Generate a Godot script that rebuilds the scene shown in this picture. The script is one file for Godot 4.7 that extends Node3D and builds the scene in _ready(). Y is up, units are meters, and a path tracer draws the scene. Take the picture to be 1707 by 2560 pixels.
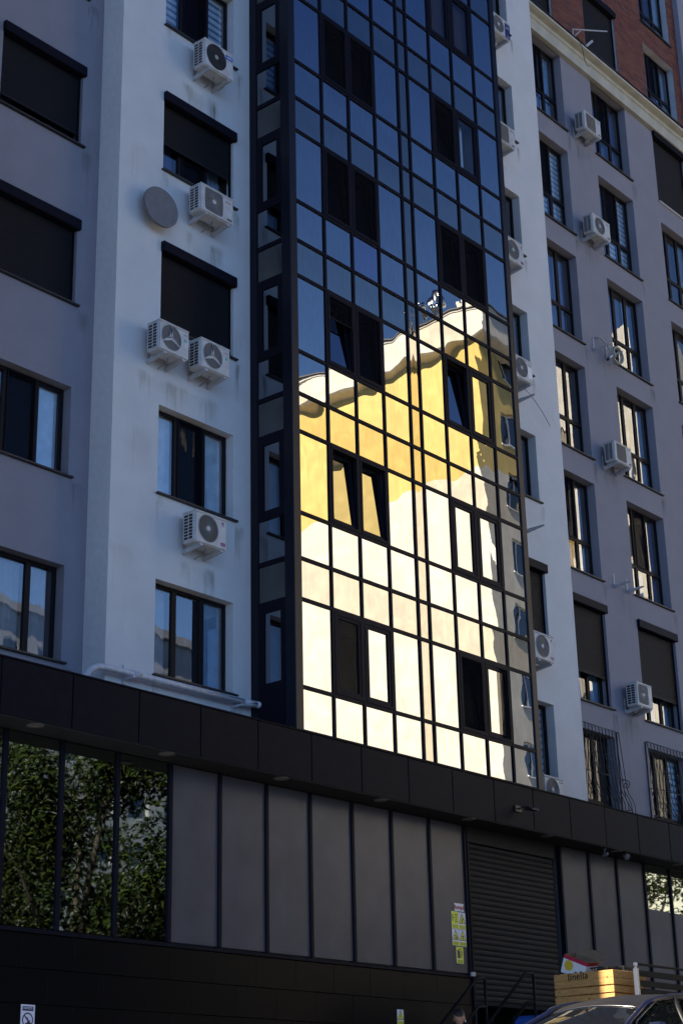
extends Node3D
# Apartment block in shade with a mirrored glass bay; a sunlit yellow house across the street shows in the glass.
# x runs along the facade, y is up, z points from the facade towards the street. Units are metres.

var M := {}
var T := {}
var rng := RandomNumberGenerator.new()
var taken := {}
var building: Node3D

# ------------------------------------------------------------------ setting up
func _ready() -> void:
	rng.seed = 20240611
	var cam := Camera3D.new()
	cam.name = "camera"
	add_child(cam)
	var yaw := 0.8779437
	var pitch := 0.3637738
	var roll := -0.0232078
	var fwd := Vector3(sin(yaw) * cos(pitch), sin(pitch), -cos(yaw) * cos(pitch))
	var right := Vector3(cos(yaw), 0, sin(yaw))
	var up := right.cross(fwd)
	var r2 := right * cos(roll) + up * sin(roll)
	var u2 := up * cos(roll) - right * sin(roll)
	cam.transform = Transform3D(Basis(r2, u2, -fwd), Vector3(-20.6507, -7.06925, 17.40082))
	cam.keep_aspect = Camera3D.KEEP_HEIGHT
	cam.fov = 33.651
	cam.near = 0.1
	cam.far = 900.0
	cam.current = true

	var env := Environment.new()
	env.background_mode = Environment.BG_SKY
	var sky_mat := ProceduralSkyMaterial.new()
	sky_mat.sky_top_color = Color(0.002, 0.009, 0.052).linear_to_srgb()
	sky_mat.sky_horizon_color = Color(0.32, 0.61, 1.10).linear_to_srgb()
	sky_mat.sky_curve = 0.16
	sky_mat.sky_energy_multiplier = 1.0
	sky_mat.ground_bottom_color = Color(0.22, 0.21, 0.20)
	sky_mat.ground_horizon_color = Color(0.40, 0.42, 0.46)
	sky_mat.sun_angle_max = 20.0
	var sky := Sky.new()
	sky.sky_material = sky_mat
	env.sky = sky
	env.tonemap_mode = Environment.TONE_MAPPER_LINEAR
	env.tonemap_exposure = 3.1
	env.sdfgi_enabled = true
	env.ssao_enabled = true
	env.ssil_enabled = true
	var we := WorldEnvironment.new()
	we.name = "world_environment"
	we.environment = env
	add_child(we)

	var sun := DirectionalLight3D.new()
	sun.name = "sun"
	sun.light_energy = 1.6
	sun.light_color = Color(1.0, 0.95, 0.87)
	sun.light_angular_distance = 0.5
	sun.shadow_enabled = true
	add_child(sun)
	var to_sun := Vector3(-1.0, 0.86, -0.20).normalized()
	sun.look_at_from_position(to_sun * 100.0, Vector3.ZERO, Vector3.UP)

	make_materials()
	build_ground()
	build_facade()
	build_curtain_wall()
	build_shopfront()
	build_opposite_house()
	build_trees()
	build_wall_things()
	build_air_conditioners()
	build_street_things()
	build_car()
	build_person()

# ------------------------------------------------------------------ textures and materials
func noise_tex(seed_: int, freq: float, lo: float, hi: float, size := 512, octaves := 4) -> ImageTexture:
	var n := FastNoiseLite.new()
	n.seed = seed_
	n.frequency = freq
	n.fractal_octaves = octaves
	var im: Image = n.get_seamless_image(size, size)
	im.convert(Image.FORMAT_L8)
	var d := im.get_data()
	for i in d.size():
		d[i] = int(clampf(lo + (hi - lo) * d[i] / 255.0, 0, 1) * 255.0)
	im = Image.create_from_data(size, size, false, Image.FORMAT_L8, d)
	im.convert(Image.FORMAT_RGB8)
	return ImageTexture.create_from_image(im)

func mat(called: String, c: Color, rough: float, metal := 0.0) -> StandardMaterial3D:
	var m := StandardMaterial3D.new()
	m.resource_name = called
	m.albedo_color = c.linear_to_srgb()
	m.roughness = rough
	m.metallic = metal
	M[called] = m
	return m

func tri(m: StandardMaterial3D, tex: Texture2D, scale_: float) -> StandardMaterial3D:
	m.albedo_texture = tex
	m.uv1_triplanar = true
	m.uv1_world_triplanar = true
	m.uv1_scale = Vector3.ONE * scale_
	return m

func bump(m: StandardMaterial3D, tex: Texture2D, cm: float) -> StandardMaterial3D:
	m.heightmap_enabled = true
	m.heightmap_texture = tex
	m.heightmap_scale = cm
	return m

func wood_tex() -> ImageTexture:
	var n := FastNoiseLite.new()
	n.seed = 5
	n.frequency = 0.02
	var im := Image.create(256, 256, false, Image.FORMAT_RGB8)
	for y in 256:
		for x in 256:
			var g := 0.5 + 0.5 * sin(y * 0.55 + n.get_noise_2d(x * 0.35, y * 3.0) * 9.0)
			var k := 0.80 + 0.16 * g + 0.06 * n.get_noise_2d(x * 4.0, y * 30.0)
			im.set_pixel(x, y, Color(k, k * 0.97, k * 0.92))
	for kn in [[60, 70], [190, 180], [130, 30], [30, 200]]:
		for y in range(-7, 8):
			for x in range(-9, 10):
				var q := sqrt(pow(x / 9.0, 2) + pow(y / 7.0, 2))
				if q < 1.0:
					im.set_pixel(posmod(kn[0] + x, 256), posmod(kn[1] + y, 256), Color(0.55, 0.38, 0.26).lerp(Color(0.85, 0.8, 0.72), q * q))
	return ImageTexture.create_from_image(im)

func make_materials() -> void:
	T.soft = noise_tex(1, 0.006, 0.88, 1.0)
	T.mottle = noise_tex(2, 0.012, 0.80, 1.0)
	T.stucco = noise_tex(6, 0.02, 0.945, 1.0, 512, 5)
	T.film = noise_tex(8, 0.03, 0.93, 1.0, 512, 4)
	T.grain = noise_tex(3, 0.12, 0.0, 1.0, 512, 3)
	T.fine = noise_tex(4, 0.25, 0.86, 1.0, 512, 2)
	T.white = ImageTexture.create_from_image(Image.create_from_data(1, 1, false, Image.FORMAT_RGB8, PackedByteArray([255, 255, 255])))
	T.wood = wood_tex()
	tri(mat("white_stucco", Color(0.71, 0.72, 0.735), 0.9), T.stucco, 0.6)
	tri(mat("grey_stucco", Color(0.285, 0.28, 0.33), 0.9), T.stucco, 0.6)
	tri(mat("cornice_paint", Color(0.52, 0.49, 0.40), 0.8), T.soft, 0.5)
	tri(mat("reveal_white", Color(0.55, 0.56, 0.60), 0.85), T.soft, 0.5)
	mat("frame_dark", Color(0.010, 0.010, 0.016), 0.42)
	M.frame_dark.metallic_specular = 0.14
	mat("frame_brown", Color(0.012, 0.010, 0.012), 0.5)
	M.frame_brown.metallic_specular = 0.25
	tri(mat("post_dark", Color(0.011, 0.012, 0.021), 0.36), T.soft, 1.0)
	M.post_dark.metallic_specular = 0.3
	tri(mat("fascia_panel", Color(0.008, 0.008, 0.014), 0.5), T.mottle, 0.7)
	M.fascia_panel.metallic_specular = 0.16
	mat("soffit_dark", Color(0.008, 0.008, 0.009), 0.7)
	mat("mirror_glass", Color(0.495, 0.51, 0.525), 0.0, 1.0)
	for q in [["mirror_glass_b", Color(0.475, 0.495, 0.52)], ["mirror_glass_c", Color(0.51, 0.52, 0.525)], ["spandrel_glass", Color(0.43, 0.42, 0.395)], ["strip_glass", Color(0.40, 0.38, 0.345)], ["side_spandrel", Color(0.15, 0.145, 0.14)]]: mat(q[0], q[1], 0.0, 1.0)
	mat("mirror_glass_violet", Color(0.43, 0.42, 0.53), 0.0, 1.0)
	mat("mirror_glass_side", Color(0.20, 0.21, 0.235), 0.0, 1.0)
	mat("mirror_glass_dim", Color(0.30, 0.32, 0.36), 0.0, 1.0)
	mat("shop_glass", Color(0.28, 0.34, 0.36), 0.018, 1.0)
	var hg := mat("window_glass", Color(0.8, 0.84, 0.9), 0.0, 1.0)
	hg.transparency = BaseMaterial3D.TRANSPARENCY_ALPHA
	hg.albedo_texture = T.white
	hg.albedo_color.a = 0.29
	var dg := mat("window_glass_dim", Color(0.8, 0.84, 0.9), 0.0, 1.0)
	dg.transparency = BaseMaterial3D.TRANSPARENCY_ALPHA
	dg.albedo_texture = T.white
	dg.albedo_color.a = 0.07
	var sg := mat("sash_glass", Color(0.8, 0.84, 0.9), 0.0, 1.0)
	sg.transparency = BaseMaterial3D.TRANSPARENCY_ALPHA
	sg.albedo_texture = T.white
	sg.albedo_color.a = 0.14
	var scr := mat("insect_mesh", Color(0.006, 0.006, 0.008), 0.9)
	scr.transparency = BaseMaterial3D.TRANSPARENCY_ALPHA
	scr.albedo_texture = T.white
	scr.albedo_color.a = 0.80
	scr.metallic_specular = 0.1
	var fr := mat("frosted_film", Color(0.085, 0.085, 0.103), 0.3)
	fr.metallic_specular = 0.3
	tri(fr, T.soft, 0.35)
	mat("room_wall", Color(0.10, 0.095, 0.09), 0.9)
	tri(mat("blind_white", Color(0.58, 0.76, 0.90), 0.9), T.soft, 1.0)
	tri(mat("blind_blue", Color(0.26, 0.44, 0.66), 0.9), T.soft, 1.0)
	tri(mat("blind_navy", Color(0.09, 0.14, 0.30), 0.9), T.soft, 1.0)
	tri(mat("blind_dark", Color(0.03, 0.03, 0.042), 0.9), T.soft, 1.0)
	tri(mat("blind_grey", Color(0.30, 0.33, 0.36), 0.9), T.soft, 1.0)
	tri(mat("blind_brown", Color(0.055, 0.034, 0.03), 0.9), T.soft, 1.0)
	mat("shutter_slats", Color(0.0085, 0.0085, 0.011), 0.6)
	M.shutter_slats.metallic_specular = 0.3
	mat("sill_dark", Color(0.02, 0.018, 0.018), 0.5)
	mat("sill_white", Color(0.6, 0.6, 0.62), 0.5)
	tri(mat("granite_black", Color(0.005, 0.005, 0.006), 0.3), T.fine, 1.6)
	M.granite_black.metallic_specular = 0.2
	for q in ["mirror_glass", "mirror_glass_b", "mirror_glass_c", "mirror_glass_violet", "spandrel_glass", "strip_glass"]:
		tri(M[q], T.film, 1.0)
		M[q].uv1_scale = Vector3(0.9, 0.14, 0.9)
	mat("door_slat", Color(0.012, 0.012, 0.014), 0.5)
	M.door_slat.metallic_specular = 0.2
	mat("door_header", Color(0.016, 0.016, 0.018), 0.5)
	M.door_header.metallic_specular = 0.2
	tri(mat("ac_white", Color(0.58, 0.585, 0.59), 0.5), T.soft, 1.3)
	tri(mat("ac_bracket", Color(0.50, 0.51, 0.53), 0.5), T.soft, 2.0)
	mat("ac_dark", Color(0.014, 0.014, 0.018), 0.6)
	mat("ac_grey", Color(0.10, 0.10, 0.11), 0.6)
	mat("ac_wire", Color(0.33, 0.32, 0.31), 0.5)
	mat("ac_wire_dark", Color(0.05, 0.048, 0.05), 0.5)
	mat("label_blue", Color(0.01, 0.09, 0.42), 0.4)
	mat("label_navy", Color(0.012, 0.02, 0.11), 0.4)
	mat("label_red", Color(0.42, 0.03, 0.05), 0.4)
	mat("label_violet", Color(0.16, 0.06, 0.22), 0.4)
	mat("label_teal", Color(0.10, 0.42, 0.40), 0.4)
	mat("label_white", Color(0.75, 0.77, 0.8), 0.4)
	tri(mat("dish_grey", Color(0.17, 0.165, 0.18), 0.6), T.soft, 1.5)
	tri(mat("pvc_white", Color(0.62, 0.62, 0.68), 0.35), T.soft, 2.0)
	mat("pipe_insulation", Color(0.42, 0.40, 0.34), 0.8)
	mat("cable_dark", Color(0.015, 0.015, 0.016), 0.6)
	mat("cable_grey", Color(0.2, 0.2, 0.21), 0.6)
	mat("iron_black", Color(0.008, 0.008, 0.009), 0.5)
	mat("downlight_lens", Color(0.16, 0.135, 0.11), 0.6)
	mat("steel", Color(0.55, 0.55, 0.56), 0.28, 1.0)
	mat("chimney_steel", Color(0.45, 0.46, 0.47), 0.18, 1.0)
	mat("rail_dark", Color(0.007, 0.007, 0.008), 0.6)
	M.rail_dark.metallic_specular = 0.25
	var w := mat("pine_wood", Color(0.66, 0.38, 0.13), 0.7)
	tri(w, T.wood, 1.4)
	mat("print_dark", Color(0.02, 0.012, 0.008), 0.8)
	mat("print_red", Color(0.45, 0.02, 0.05), 0.6)
	tri(mat("cardboard", Color(0.30, 0.20, 0.115), 0.9), T.soft, 1.2)
	mat("plastic_black", Color(0.01, 0.01, 0.011), 0.5)
	mat("plastic_blue", Color(0.02, 0.09, 0.42), 0.45)
	tri(mat("asphalt", Color(0.036, 0.036, 0.037), 0.95), T.mottle, 0.3)
	tri(mat("paving", Color(0.12, 0.12, 0.12), 0.9), T.mottle, 0.5)
	tri(mat("kerb_stone", Color(0.30, 0.295, 0.285), 0.9), T.mottle, 0.8)
	tri(mat("concrete", Color(0.22, 0.215, 0.21), 0.9), T.mottle, 0.6)
	var br := mat("brick", Color(1, 1, 1), 0.85)
	br.vertex_color_use_as_albedo = true
	mat("mortar", Color(0.44, 0.41, 0.40), 0.95)
	tri(mat("house_yellow", Color(0.80, 0.58, 0.19), 0.9), T.soft, 0.25)
	tri(mat("house_cream", Color(0.84, 0.77, 0.63), 0.9), T.soft, 0.25)
	tri(mat("house_cornice", Color(0.82, 0.75, 0.62), 0.85), T.soft, 0.3)
	tri(mat("block_grey", Color(0.42, 0.41, 0.40), 0.9), T.soft, 0.2)
	mat("house_roof", Color(0.12, 0.11, 0.105), 0.8)
	mat("house_frame", Color(0.75, 0.75, 0.74), 0.5)
	mat("house_pane", Color(0.045, 0.05, 0.055), 0.05)
	tri(mat("bark", Color(0.09, 0.065, 0.045), 0.95), T.mottle, 2.0)
	for q in [["leaf", Color(0.072, 0.100, 0.042)], ["leaf_dark", Color(0.052, 0.080, 0.038)], ["leaf_light", Color(0.105, 0.13, 0.052)]]:
		var lf := mat(q[0], q[1], 0.55)
		lf.backlight_enabled = true
		lf.backlight = Color(0.34, 0.40, 0.20)
	var cp := mat("car_paint", Color(0.006, 0.008, 0.026), 0.3, 0.1)
	cp.clearcoat_enabled = true
	cp.clearcoat = 0.7
	cp.clearcoat_roughness = 0.06
	tri(mat("car_roof_dust", Color(0.010, 0.010, 0.013), 0.5), T.mottle, 1.5)
	M.car_roof_dust.clearcoat_enabled = true
	M.car_roof_dust.clearcoat = 0.3
	M.car_roof_dust.clearcoat_roughness = 0.35
	var cg := mat("car_glass", Color(0.006, 0.007, 0.009), 0.02)
	cg.metallic_specular = 0.27
	mat("car_trim", Color(0.01, 0.01, 0.011), 0.5)
	mat("car_chrome", Color(0.30, 0.29, 0.28), 0.25, 1.0)
	mat("car_lamp", Color(0.6, 0.62, 0.65), 0.1)
	mat("tyre_rubber", Color(0.012, 0.012, 0.012), 0.85)
	mat("rim_alloy", Color(0.42, 0.42, 0.43), 0.3, 1.0)
	mat("skin", Color(0.36, 0.20, 0.135), 0.55)
	mat("hair_black", Color(0.008, 0.007, 0.006), 0.6)
	mat("jacket_black", Color(0.010, 0.011, 0.018), 0.85)
	mat("trouser_dark", Color(0.018, 0.02, 0.03), 0.9)
	mat("earbud_white", Color(0.8, 0.8, 0.8), 0.3)

# ------------------------------------------------------------------ mesh helpers
func mb(smooth := false) -> SurfaceTool:
	var s := SurfaceTool.new()
	s.begin(Mesh.PRIMITIVE_TRIANGLES)
	s.set_smooth_group(0 if smooth else -1)
	return s

func v3(s: SurfaceTool, p: Vector3, uv := Vector2.ZERO) -> void:
	s.set_uv(uv)
	s.add_vertex(p)

# a, b, c, d run counter-clockwise as seen from the front
func quad(s: SurfaceTool, a: Vector3, b: Vector3, c: Vector3, d: Vector3) -> void:
	v3(s, a); v3(s, c); v3(s, b)
	v3(s, a); v3(s, d); v3(s, c)

func quad_uv(s: SurfaceTool, p: Array, t: Array) -> void:
	for i in [0, 2, 1, 0, 3, 2]:
		v3(s, p[i], t[i])

func trif(s: SurfaceTool, a: Vector3, b: Vector3, c: Vector3) -> void:
	v3(s, a); v3(s, c); v3(s, b)

func box(s: SurfaceTool, x0: float, x1: float, y0: float, y1: float, z0: float, z1: float) -> void:
	var p := []
	for i in 8:
		p.append(Vector3(x1 if i & 1 else x0, y1 if i & 2 else y0, z1 if i & 4 else z0))
	hexa(s, p)

# p[i]: bit 1 = +x, bit 2 = +y, bit 4 = +z
func hexa(s: SurfaceTool, p: Array) -> void:
	quad(s, p[4], p[5], p[7], p[6])
	quad(s, p[1], p[0], p[2], p[3])
	quad(s, p[5], p[1], p[3], p[7])
	quad(s, p[0], p[4], p[6], p[2])
	quad(s, p[6], p[7], p[3], p[2])
	quad(s, p[0], p[1], p[5], p[4])

# box with chamfered edges
func cbox(s: SurfaceTool, x0: float, x1: float, y0: float, y1: float, z0: float, z1: float, c: float) -> void:
	var lo := Vector3(x0, y0, z0)
	var hi := Vector3(x1, y1, z1)
	var pt := func(sx: int, sy: int, sz: int, ax: int) -> Vector3:
		var q := Vector3(hi.x if sx > 0 else lo.x, hi.y if sy > 0 else lo.y, hi.z if sz > 0 else lo.z)
		var inn := Vector3(-sx, -sy, -sz) * c
		inn[ax] = 0.0
		return q + inn
	for ax in 3:
		var u := (ax + 1) % 3
		var w := (ax + 2) % 3
		for sg in [-1, 1]:
			var f := []
			for k in [[-1, -1], [1, -1], [1, 1], [-1, 1]]:
				var q := [0, 0, 0]
				q[ax] = sg; q[u] = k[0]; q[w] = k[1]
				f.append(pt.call(q[0], q[1], q[2], ax))
			if sg > 0: quad(s, f[0], f[1], f[2], f[3])
			else: quad(s, f[3], f[2], f[1], f[0])
		# edges running along ax
		for k in [[-1, -1], [1, -1], [1, 1], [-1, 1]]:
			var a := [0, 0, 0]
			a[u] = k[0]; a[w] = k[1]
			var b := a.duplicate()
			a[ax] = -1; b[ax] = 1
			var e := [pt.call(a[0], a[1], a[2], u), pt.call(b[0], b[1], b[2], u), pt.call(b[0], b[1], b[2], w), pt.call(a[0], a[1], a[2], w)]
			if k[0] * k[1] > 0: quad(s, e[3], e[2], e[1], e[0])
			else: quad(s, e[0], e[1], e[2], e[3])
	for sx in [-1, 1]:
		for sy in [-1, 1]:
			for sz in [-1, 1]:
				var a: Vector3 = pt.call(sx, sy, sz, 0)
				var b: Vector3 = pt.call(sx, sy, sz, 1)
				var d: Vector3 = pt.call(sx, sy, sz, 2)
				if sx * sy * sz > 0: trif(s, a, b, d)
				else: trif(s, a, d, b)

func tube(s: SurfaceTool, pts: Array, r: float, n := 8, r_end := -1.0) -> void:
	var rings := []
	var ref := Vector3.UP
	for i in pts.size():
		var d: Vector3 = (pts[mini(i + 1, pts.size() - 1)] - pts[maxi(i - 1, 0)]).normalized()
		if absf(d.dot(ref)) > 0.95: ref = Vector3.RIGHT if absf(d.x) < 0.9 else Vector3.BACK
		var a := d.cross(ref).normalized()
		var b := a.cross(d).normalized()
		ref = b
		var rr := r if r_end < 0.0 else lerpf(r, r_end, float(i) / (pts.size() - 1))
		var ring := []
		for k in n:
			var t := TAU * k / n
			ring.append(pts[i] + (a * cos(t) + b * sin(t)) * rr)
		rings.append(ring)
	for i in rings.size() - 1:
		for k in n:
			var k2 := (k + 1) % n
			quad(s, rings[i][k], rings[i][k2], rings[i + 1][k2], rings[i + 1][k])
	for k in range(1, n - 1):
		trif(s, rings[0][0], rings[0][k + 1], rings[0][k])
		var e: Array = rings[-1]
		trif(s, e[0], e[k], e[k + 1])

# profile: [radius, height] pairs turned about an axis through o
func lathe(s: SurfaceTool, o: Vector3, axis: Vector3, profile: Array, n := 24) -> void:
	var a := axis.cross(Vector3.UP if absf(axis.y) < 0.9 else Vector3.RIGHT).normalized()
	var b := axis.cross(a).normalized()
	for i in profile.size() - 1:
		for k in n:
			var t0 := TAU * k / n
			var t1 := TAU * (k + 1) / n
			var d0 := a * cos(t0) + b * sin(t0)
			var d1 := a * cos(t1) + b * sin(t1)
			var p: Array = profile[i]
			var q: Array = profile[i + 1]
			var A: Vector3 = o + axis * p[1] + d0 * p[0]
			var B: Vector3 = o + axis * p[1] + d1 * p[0]
			var C: Vector3 = o + axis * q[1] + d1 * q[0]
			var D: Vector3 = o + axis * q[1] + d0 * q[0]
			if p[0] < 1e-5: trif(s, A, C, D)
			elif q[0] < 1e-5: trif(s, A, B, C)
			else: quad(s, A, B, C, D)

# flat polygon (x, y) pushed from z0 to z1
func prism(s: SurfaceTool, poly: PackedVector2Array, z0: float, z1: float) -> void:
	if Geometry2D.is_polygon_clockwise(poly): poly.reverse()
	var ix := Geometry2D.triangulate_polygon(poly)
	for i in range(0, ix.size(), 3):
		var a := poly[ix[i]]
		var b := poly[ix[i + 1]]
		var c := poly[ix[i + 2]]
		if (b - a).cross(c - a) < 0:
			var t := b
			b = c
			c = t
		trif(s, Vector3(a.x, a.y, z1), Vector3(b.x, b.y, z1), Vector3(c.x, c.y, z1))
		trif(s, Vector3(a.x, a.y, z0), Vector3(c.x, c.y, z0), Vector3(b.x, b.y, z0))
	for i in poly.size():
		var a := poly[i]
		var b := poly[(i + 1) % poly.size()]
		quad(s, Vector3(a.x, a.y, z0), Vector3(b.x, b.y, z0), Vector3(b.x, b.y, z1), Vector3(a.x, a.y, z1))

func ring(s: SurfaceTool, x0: float, x1: float, y0: float, y1: float, z0: float, z1: float, w: float) -> void:
	box(s, x0, x0 + w, y0, y1, z0, z1)
	box(s, x1 - w, x1, y0, y1, z0, z1)
	box(s, x0 + w, x1 - w, y0, y0 + w, z0, z1)
	box(s, x0 + w, x1 - w, y1 - w, y1, z0, z1)

func obj(called: String, s: SurfaceTool, m: Material, parent: Node = self) -> MeshInstance3D:
	s.generate_normals()
	return put(called, s.commit(), m, parent)

func put(called: String, mesh: Mesh, m: Material, parent: Node = self) -> MeshInstance3D:
	var o := MeshInstance3D.new()
	o.mesh = mesh
	o.material_override = m
	o.name = numbered(called) if parent == self else called
	parent.add_child(o, true)
	return o

func numbered(called: String) -> String:
	if not taken.has(called):
		taken[called] = 0
		return called
	taken[called] += 1
	return "%s_%03d" % [called, taken[called]]

func tag(o: Node, label: String, category := "", group := "", kind := "") -> Node:
	if label: o.set_meta("label", label)
	if category: o.set_meta("category", category)
	if group: o.set_meta("group", group)
	if kind: o.set_meta("kind", kind)
	return o

func thing(called: String, label: String, category: String, at := Vector3.ZERO, group := "") -> Node3D:
	var o := Node3D.new()
	o.name = numbered(called)
	add_child(o)
	o.position = at
	tag(o, label, category, group)
	return o

func part(called: String, parent: Node) -> Node3D:
	var o := Node3D.new()
	o.name = called
	parent.add_child(o, true)
	return o

# a sheet of glass, slightly bent the way toughened panes are; centred, facing +z
func pane_mesh(w: float, h: float, amp: float, tilt: float) -> ArrayMesh:
	var nx := maxi(4, int(w / 0.09))
	var ny := maxi(4, int(h / 0.09))
	var a1 := rng.randf_range(-1.0, 1.0) * amp
	var a2 := rng.randf_range(-0.4, 0.4) * amp
	var a3 := rng.randf_range(-0.4, 0.4) * amp
	var a4 := rng.randf_range(0.1, 0.3) * amp * 0.35
	var ph := rng.randf() * TAU
	var ph2 := rng.randf() * TAU
	var tx := rng.randf_range(-1, 1) * tilt
	var ty := rng.randf_range(-1, 1) * tilt
	var f := func(u: float, v: float) -> float:
		return a1 * sin(PI * u) * sin(PI * v) + a2 * sin(TAU * u + ph2) * (0.4 + 0.6 * v) + a3 * sin(TAU * v + ph) + a4 * sin(TAU * (1.7 * u + 1.3 * v) + ph) + tx * u * w + ty * v * h
	var vs := PackedVector3Array()
	var ns := PackedVector3Array()
	var uv := PackedVector2Array()
	var ix := PackedInt32Array()
	for j in ny + 1:
		for i in nx + 1:
			var u := float(i) / nx
			var v := float(j) / ny
			var e := 0.004
			var z: float = f.call(u, v) - (tx * w + ty * h) * 0.5
			var gx: float = (f.call(u + e, v) - f.call(u - e, v)) / (2 * e * w)
			var gy: float = (f.call(u, v + e) - f.call(u, v - e)) / (2 * e * h)
			vs.append(Vector3((u - 0.5) * w, (v - 0.5) * h, z))
			ns.append(Vector3(-gx, -gy, 1).normalized())
			uv.append(Vector2(u, 1 - v))
	for j in ny:
		for i in nx:
			var a := j * (nx + 1) + i
			ix.append_array([a, a + nx + 2, a + 1, a, a + nx + 1, a + nx + 2])
	var arr := []
	arr.resize(Mesh.ARRAY_MAX)
	arr[Mesh.ARRAY_VERTEX] = vs
	arr[Mesh.ARRAY_NORMAL] = ns
	arr[Mesh.ARRAY_TEX_UV] = uv
	arr[Mesh.ARRAY_INDEX] = ix
	var am := ArrayMesh.new()
	am.add_surface_from_arrays(Mesh.PRIMITIVE_TRIANGLES, arr)
	return am

# wall sheet with rectangular openings ([x0, x1, y0, y1]) and their reveals
func wall_sheet(s: SurfaceTool, x0: float, x1: float, y0: float, y1: float, z: float, holes: Array, depth: float) -> void:
	var xs := [x0, x1]
	var ys := [y0, y1]
	for h in holes:
		for q in [h[0], h[1]]:
			if q > x0 and q < x1 and not xs.has(q): xs.append(q)
		for q in [h[2], h[3]]:
			if q > y0 and q < y1 and not ys.has(q): ys.append(q)
	xs.sort()
	ys.sort()
	for i in xs.size() - 1:
		for j in ys.size() - 1:
			var cx: float = (xs[i] + xs[i + 1]) / 2
			var cy: float = (ys[j] + ys[j + 1]) / 2
			var open := false
			for h in holes:
				if cx > h[0] and cx < h[1] and cy > h[2] and cy < h[3]: open = true
			if open: continue
			var p := [Vector3(xs[i], ys[j], z), Vector3(xs[i + 1], ys[j], z), Vector3(xs[i + 1], ys[j + 1], z), Vector3(xs[i], ys[j + 1], z)]
			var t := []
			for q in p: t.append(Vector2((q.x - x0) / (x1 - x0), 1.0 - (q.y - y0) / (y1 - y0)))
			quad_uv(s, p, t)
	if depth > 0.0: reveals(s, x0, x1, y0, y1, z, holes, depth)

func reveals(s: SurfaceTool, x0: float, x1: float, y0: float, y1: float, z: float, holes: Array, depth: float) -> void:
	for h in holes:
		var zb := z - depth
		var m := func(p: Vector3) -> Vector2: return Vector2(clampf((p.x - x0) / (x1 - x0), 0.01, 0.99), clampf(1.0 - (p.y - y0) / (y1 - y0), 0.001, 0.999))
		var c := [Vector3(h[0], h[2], z), Vector3(h[1], h[2], z), Vector3(h[1], h[3], z), Vector3(h[0], h[3], z)]
		for k in 4:
			var a: Vector3 = c[k]
			var b: Vector3 = c[(k + 1) % 4]
			var a2 := Vector3(a.x, a.y, zb)
			var b2 := Vector3(b.x, b.y, zb)
			quad_uv(s, [a, a2, b2, b], [m.call(a), m.call(a), m.call(b), m.call(b)])

# wall colour with drip marks where the photograph shows them; streaks: [x, y_top, length, width, strength]
func stained(base: String, called: String, x0: float, x1: float, y0: float, y1: float, px: float, streaks: Array, seed_: int) -> StandardMaterial3D:
	var w := int((x1 - x0) / px)
	var h := int((y1 - y0) / px)
	var n := FastNoiseLite.new()
	n.seed = seed_
	n.frequency = px * 1.1
	n.fractal_octaves = 5
	var fine := FastNoiseLite.new()
	fine.seed = seed_ + 9
	fine.frequency = 0.35
	var a := n.get_image(w, h).get_data()
	var b := fine.get_image(w, h).get_data()
	var d := PackedByteArray()
	d.resize(w * h * 3)
	for i in w * h:
		var k := 0.90 + 0.045 * a[i] / 255.0 + 0.05 * b[i] / 255.0
		d[i * 3] = int(k * 252)
		d[i * 3 + 1] = int(k * 251)
		d[i * 3 + 2] = int(k * 250)
	var r := RandomNumberGenerator.new()
	r.seed = seed_
	var marks := []
	for q in streaks:
		# a faint blot, then a few single runs of different length below it
		marks.append([q[0] + r.randf_range(-0.04, 0.04), q[1], q[2] * r.randf_range(0.45, 0.8), q[3] * r.randf_range(0.8, 1.3), q[4] * 0.6])
		for i in r.randi_range(1, 3):
			marks.append([q[0] + r.randf_range(-0.8, 0.8) * q[3], q[1] - r.randf_range(0.0, 0.08), q[2] * r.randf_range(0.35, 1.25), r.randf_range(0.018, 0.045), q[4] * r.randf_range(0.4, 1.0)])
	for q in marks:
		var cx: float = (q[0] - x0) / px
		var ty: float = (y1 - q[1]) / px
		var ln: float = q[2] / px
		var hw: float = maxf(q[3] / px, 1.2)
		var ph := r.randf() * 500.0
		for y in range(maxi(0, int(ty)), mini(h, int(ty + ln))):
			var v := (y - ty) / ln
			var wob := n.get_noise_2d(ph, y * 0.8) * hw * 0.8
			for x in range(maxi(0, int(cx - hw * 1.6)), mini(w, int(cx + hw * 1.6) + 1)):
				var u := (x - cx - wob) / hw
				var blot := clampf(0.55 + 0.9 * n.get_noise_2d(x * 2.5 + ph, y * 1.1), 0, 1)
				var k: float = q[4] * clampf(1.0 - u * u, 0, 1) * blot * pow(1.0 - v, 0.7) * clampf(v * 6.0, 0, 1)
				var o := (y * w + x) * 3
				d[o] = int(d[o] * (1.0 - 0.50 * k))
				d[o + 1] = int(d[o + 1] * (1.0 - 0.53 * k))
				d[o + 2] = int(d[o + 2] * (1.0 - 0.62 * k))
	var m := StandardMaterial3D.new()
	m.resource_name = called
	m.albedo_color = M[base].albedo_color
	m.albedo_texture = ImageTexture.create_from_image(Image.create_from_data(w, h, false, Image.FORMAT_RGB8, d))
	m.roughness = 0.92
	M[called] = m
	return m

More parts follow.
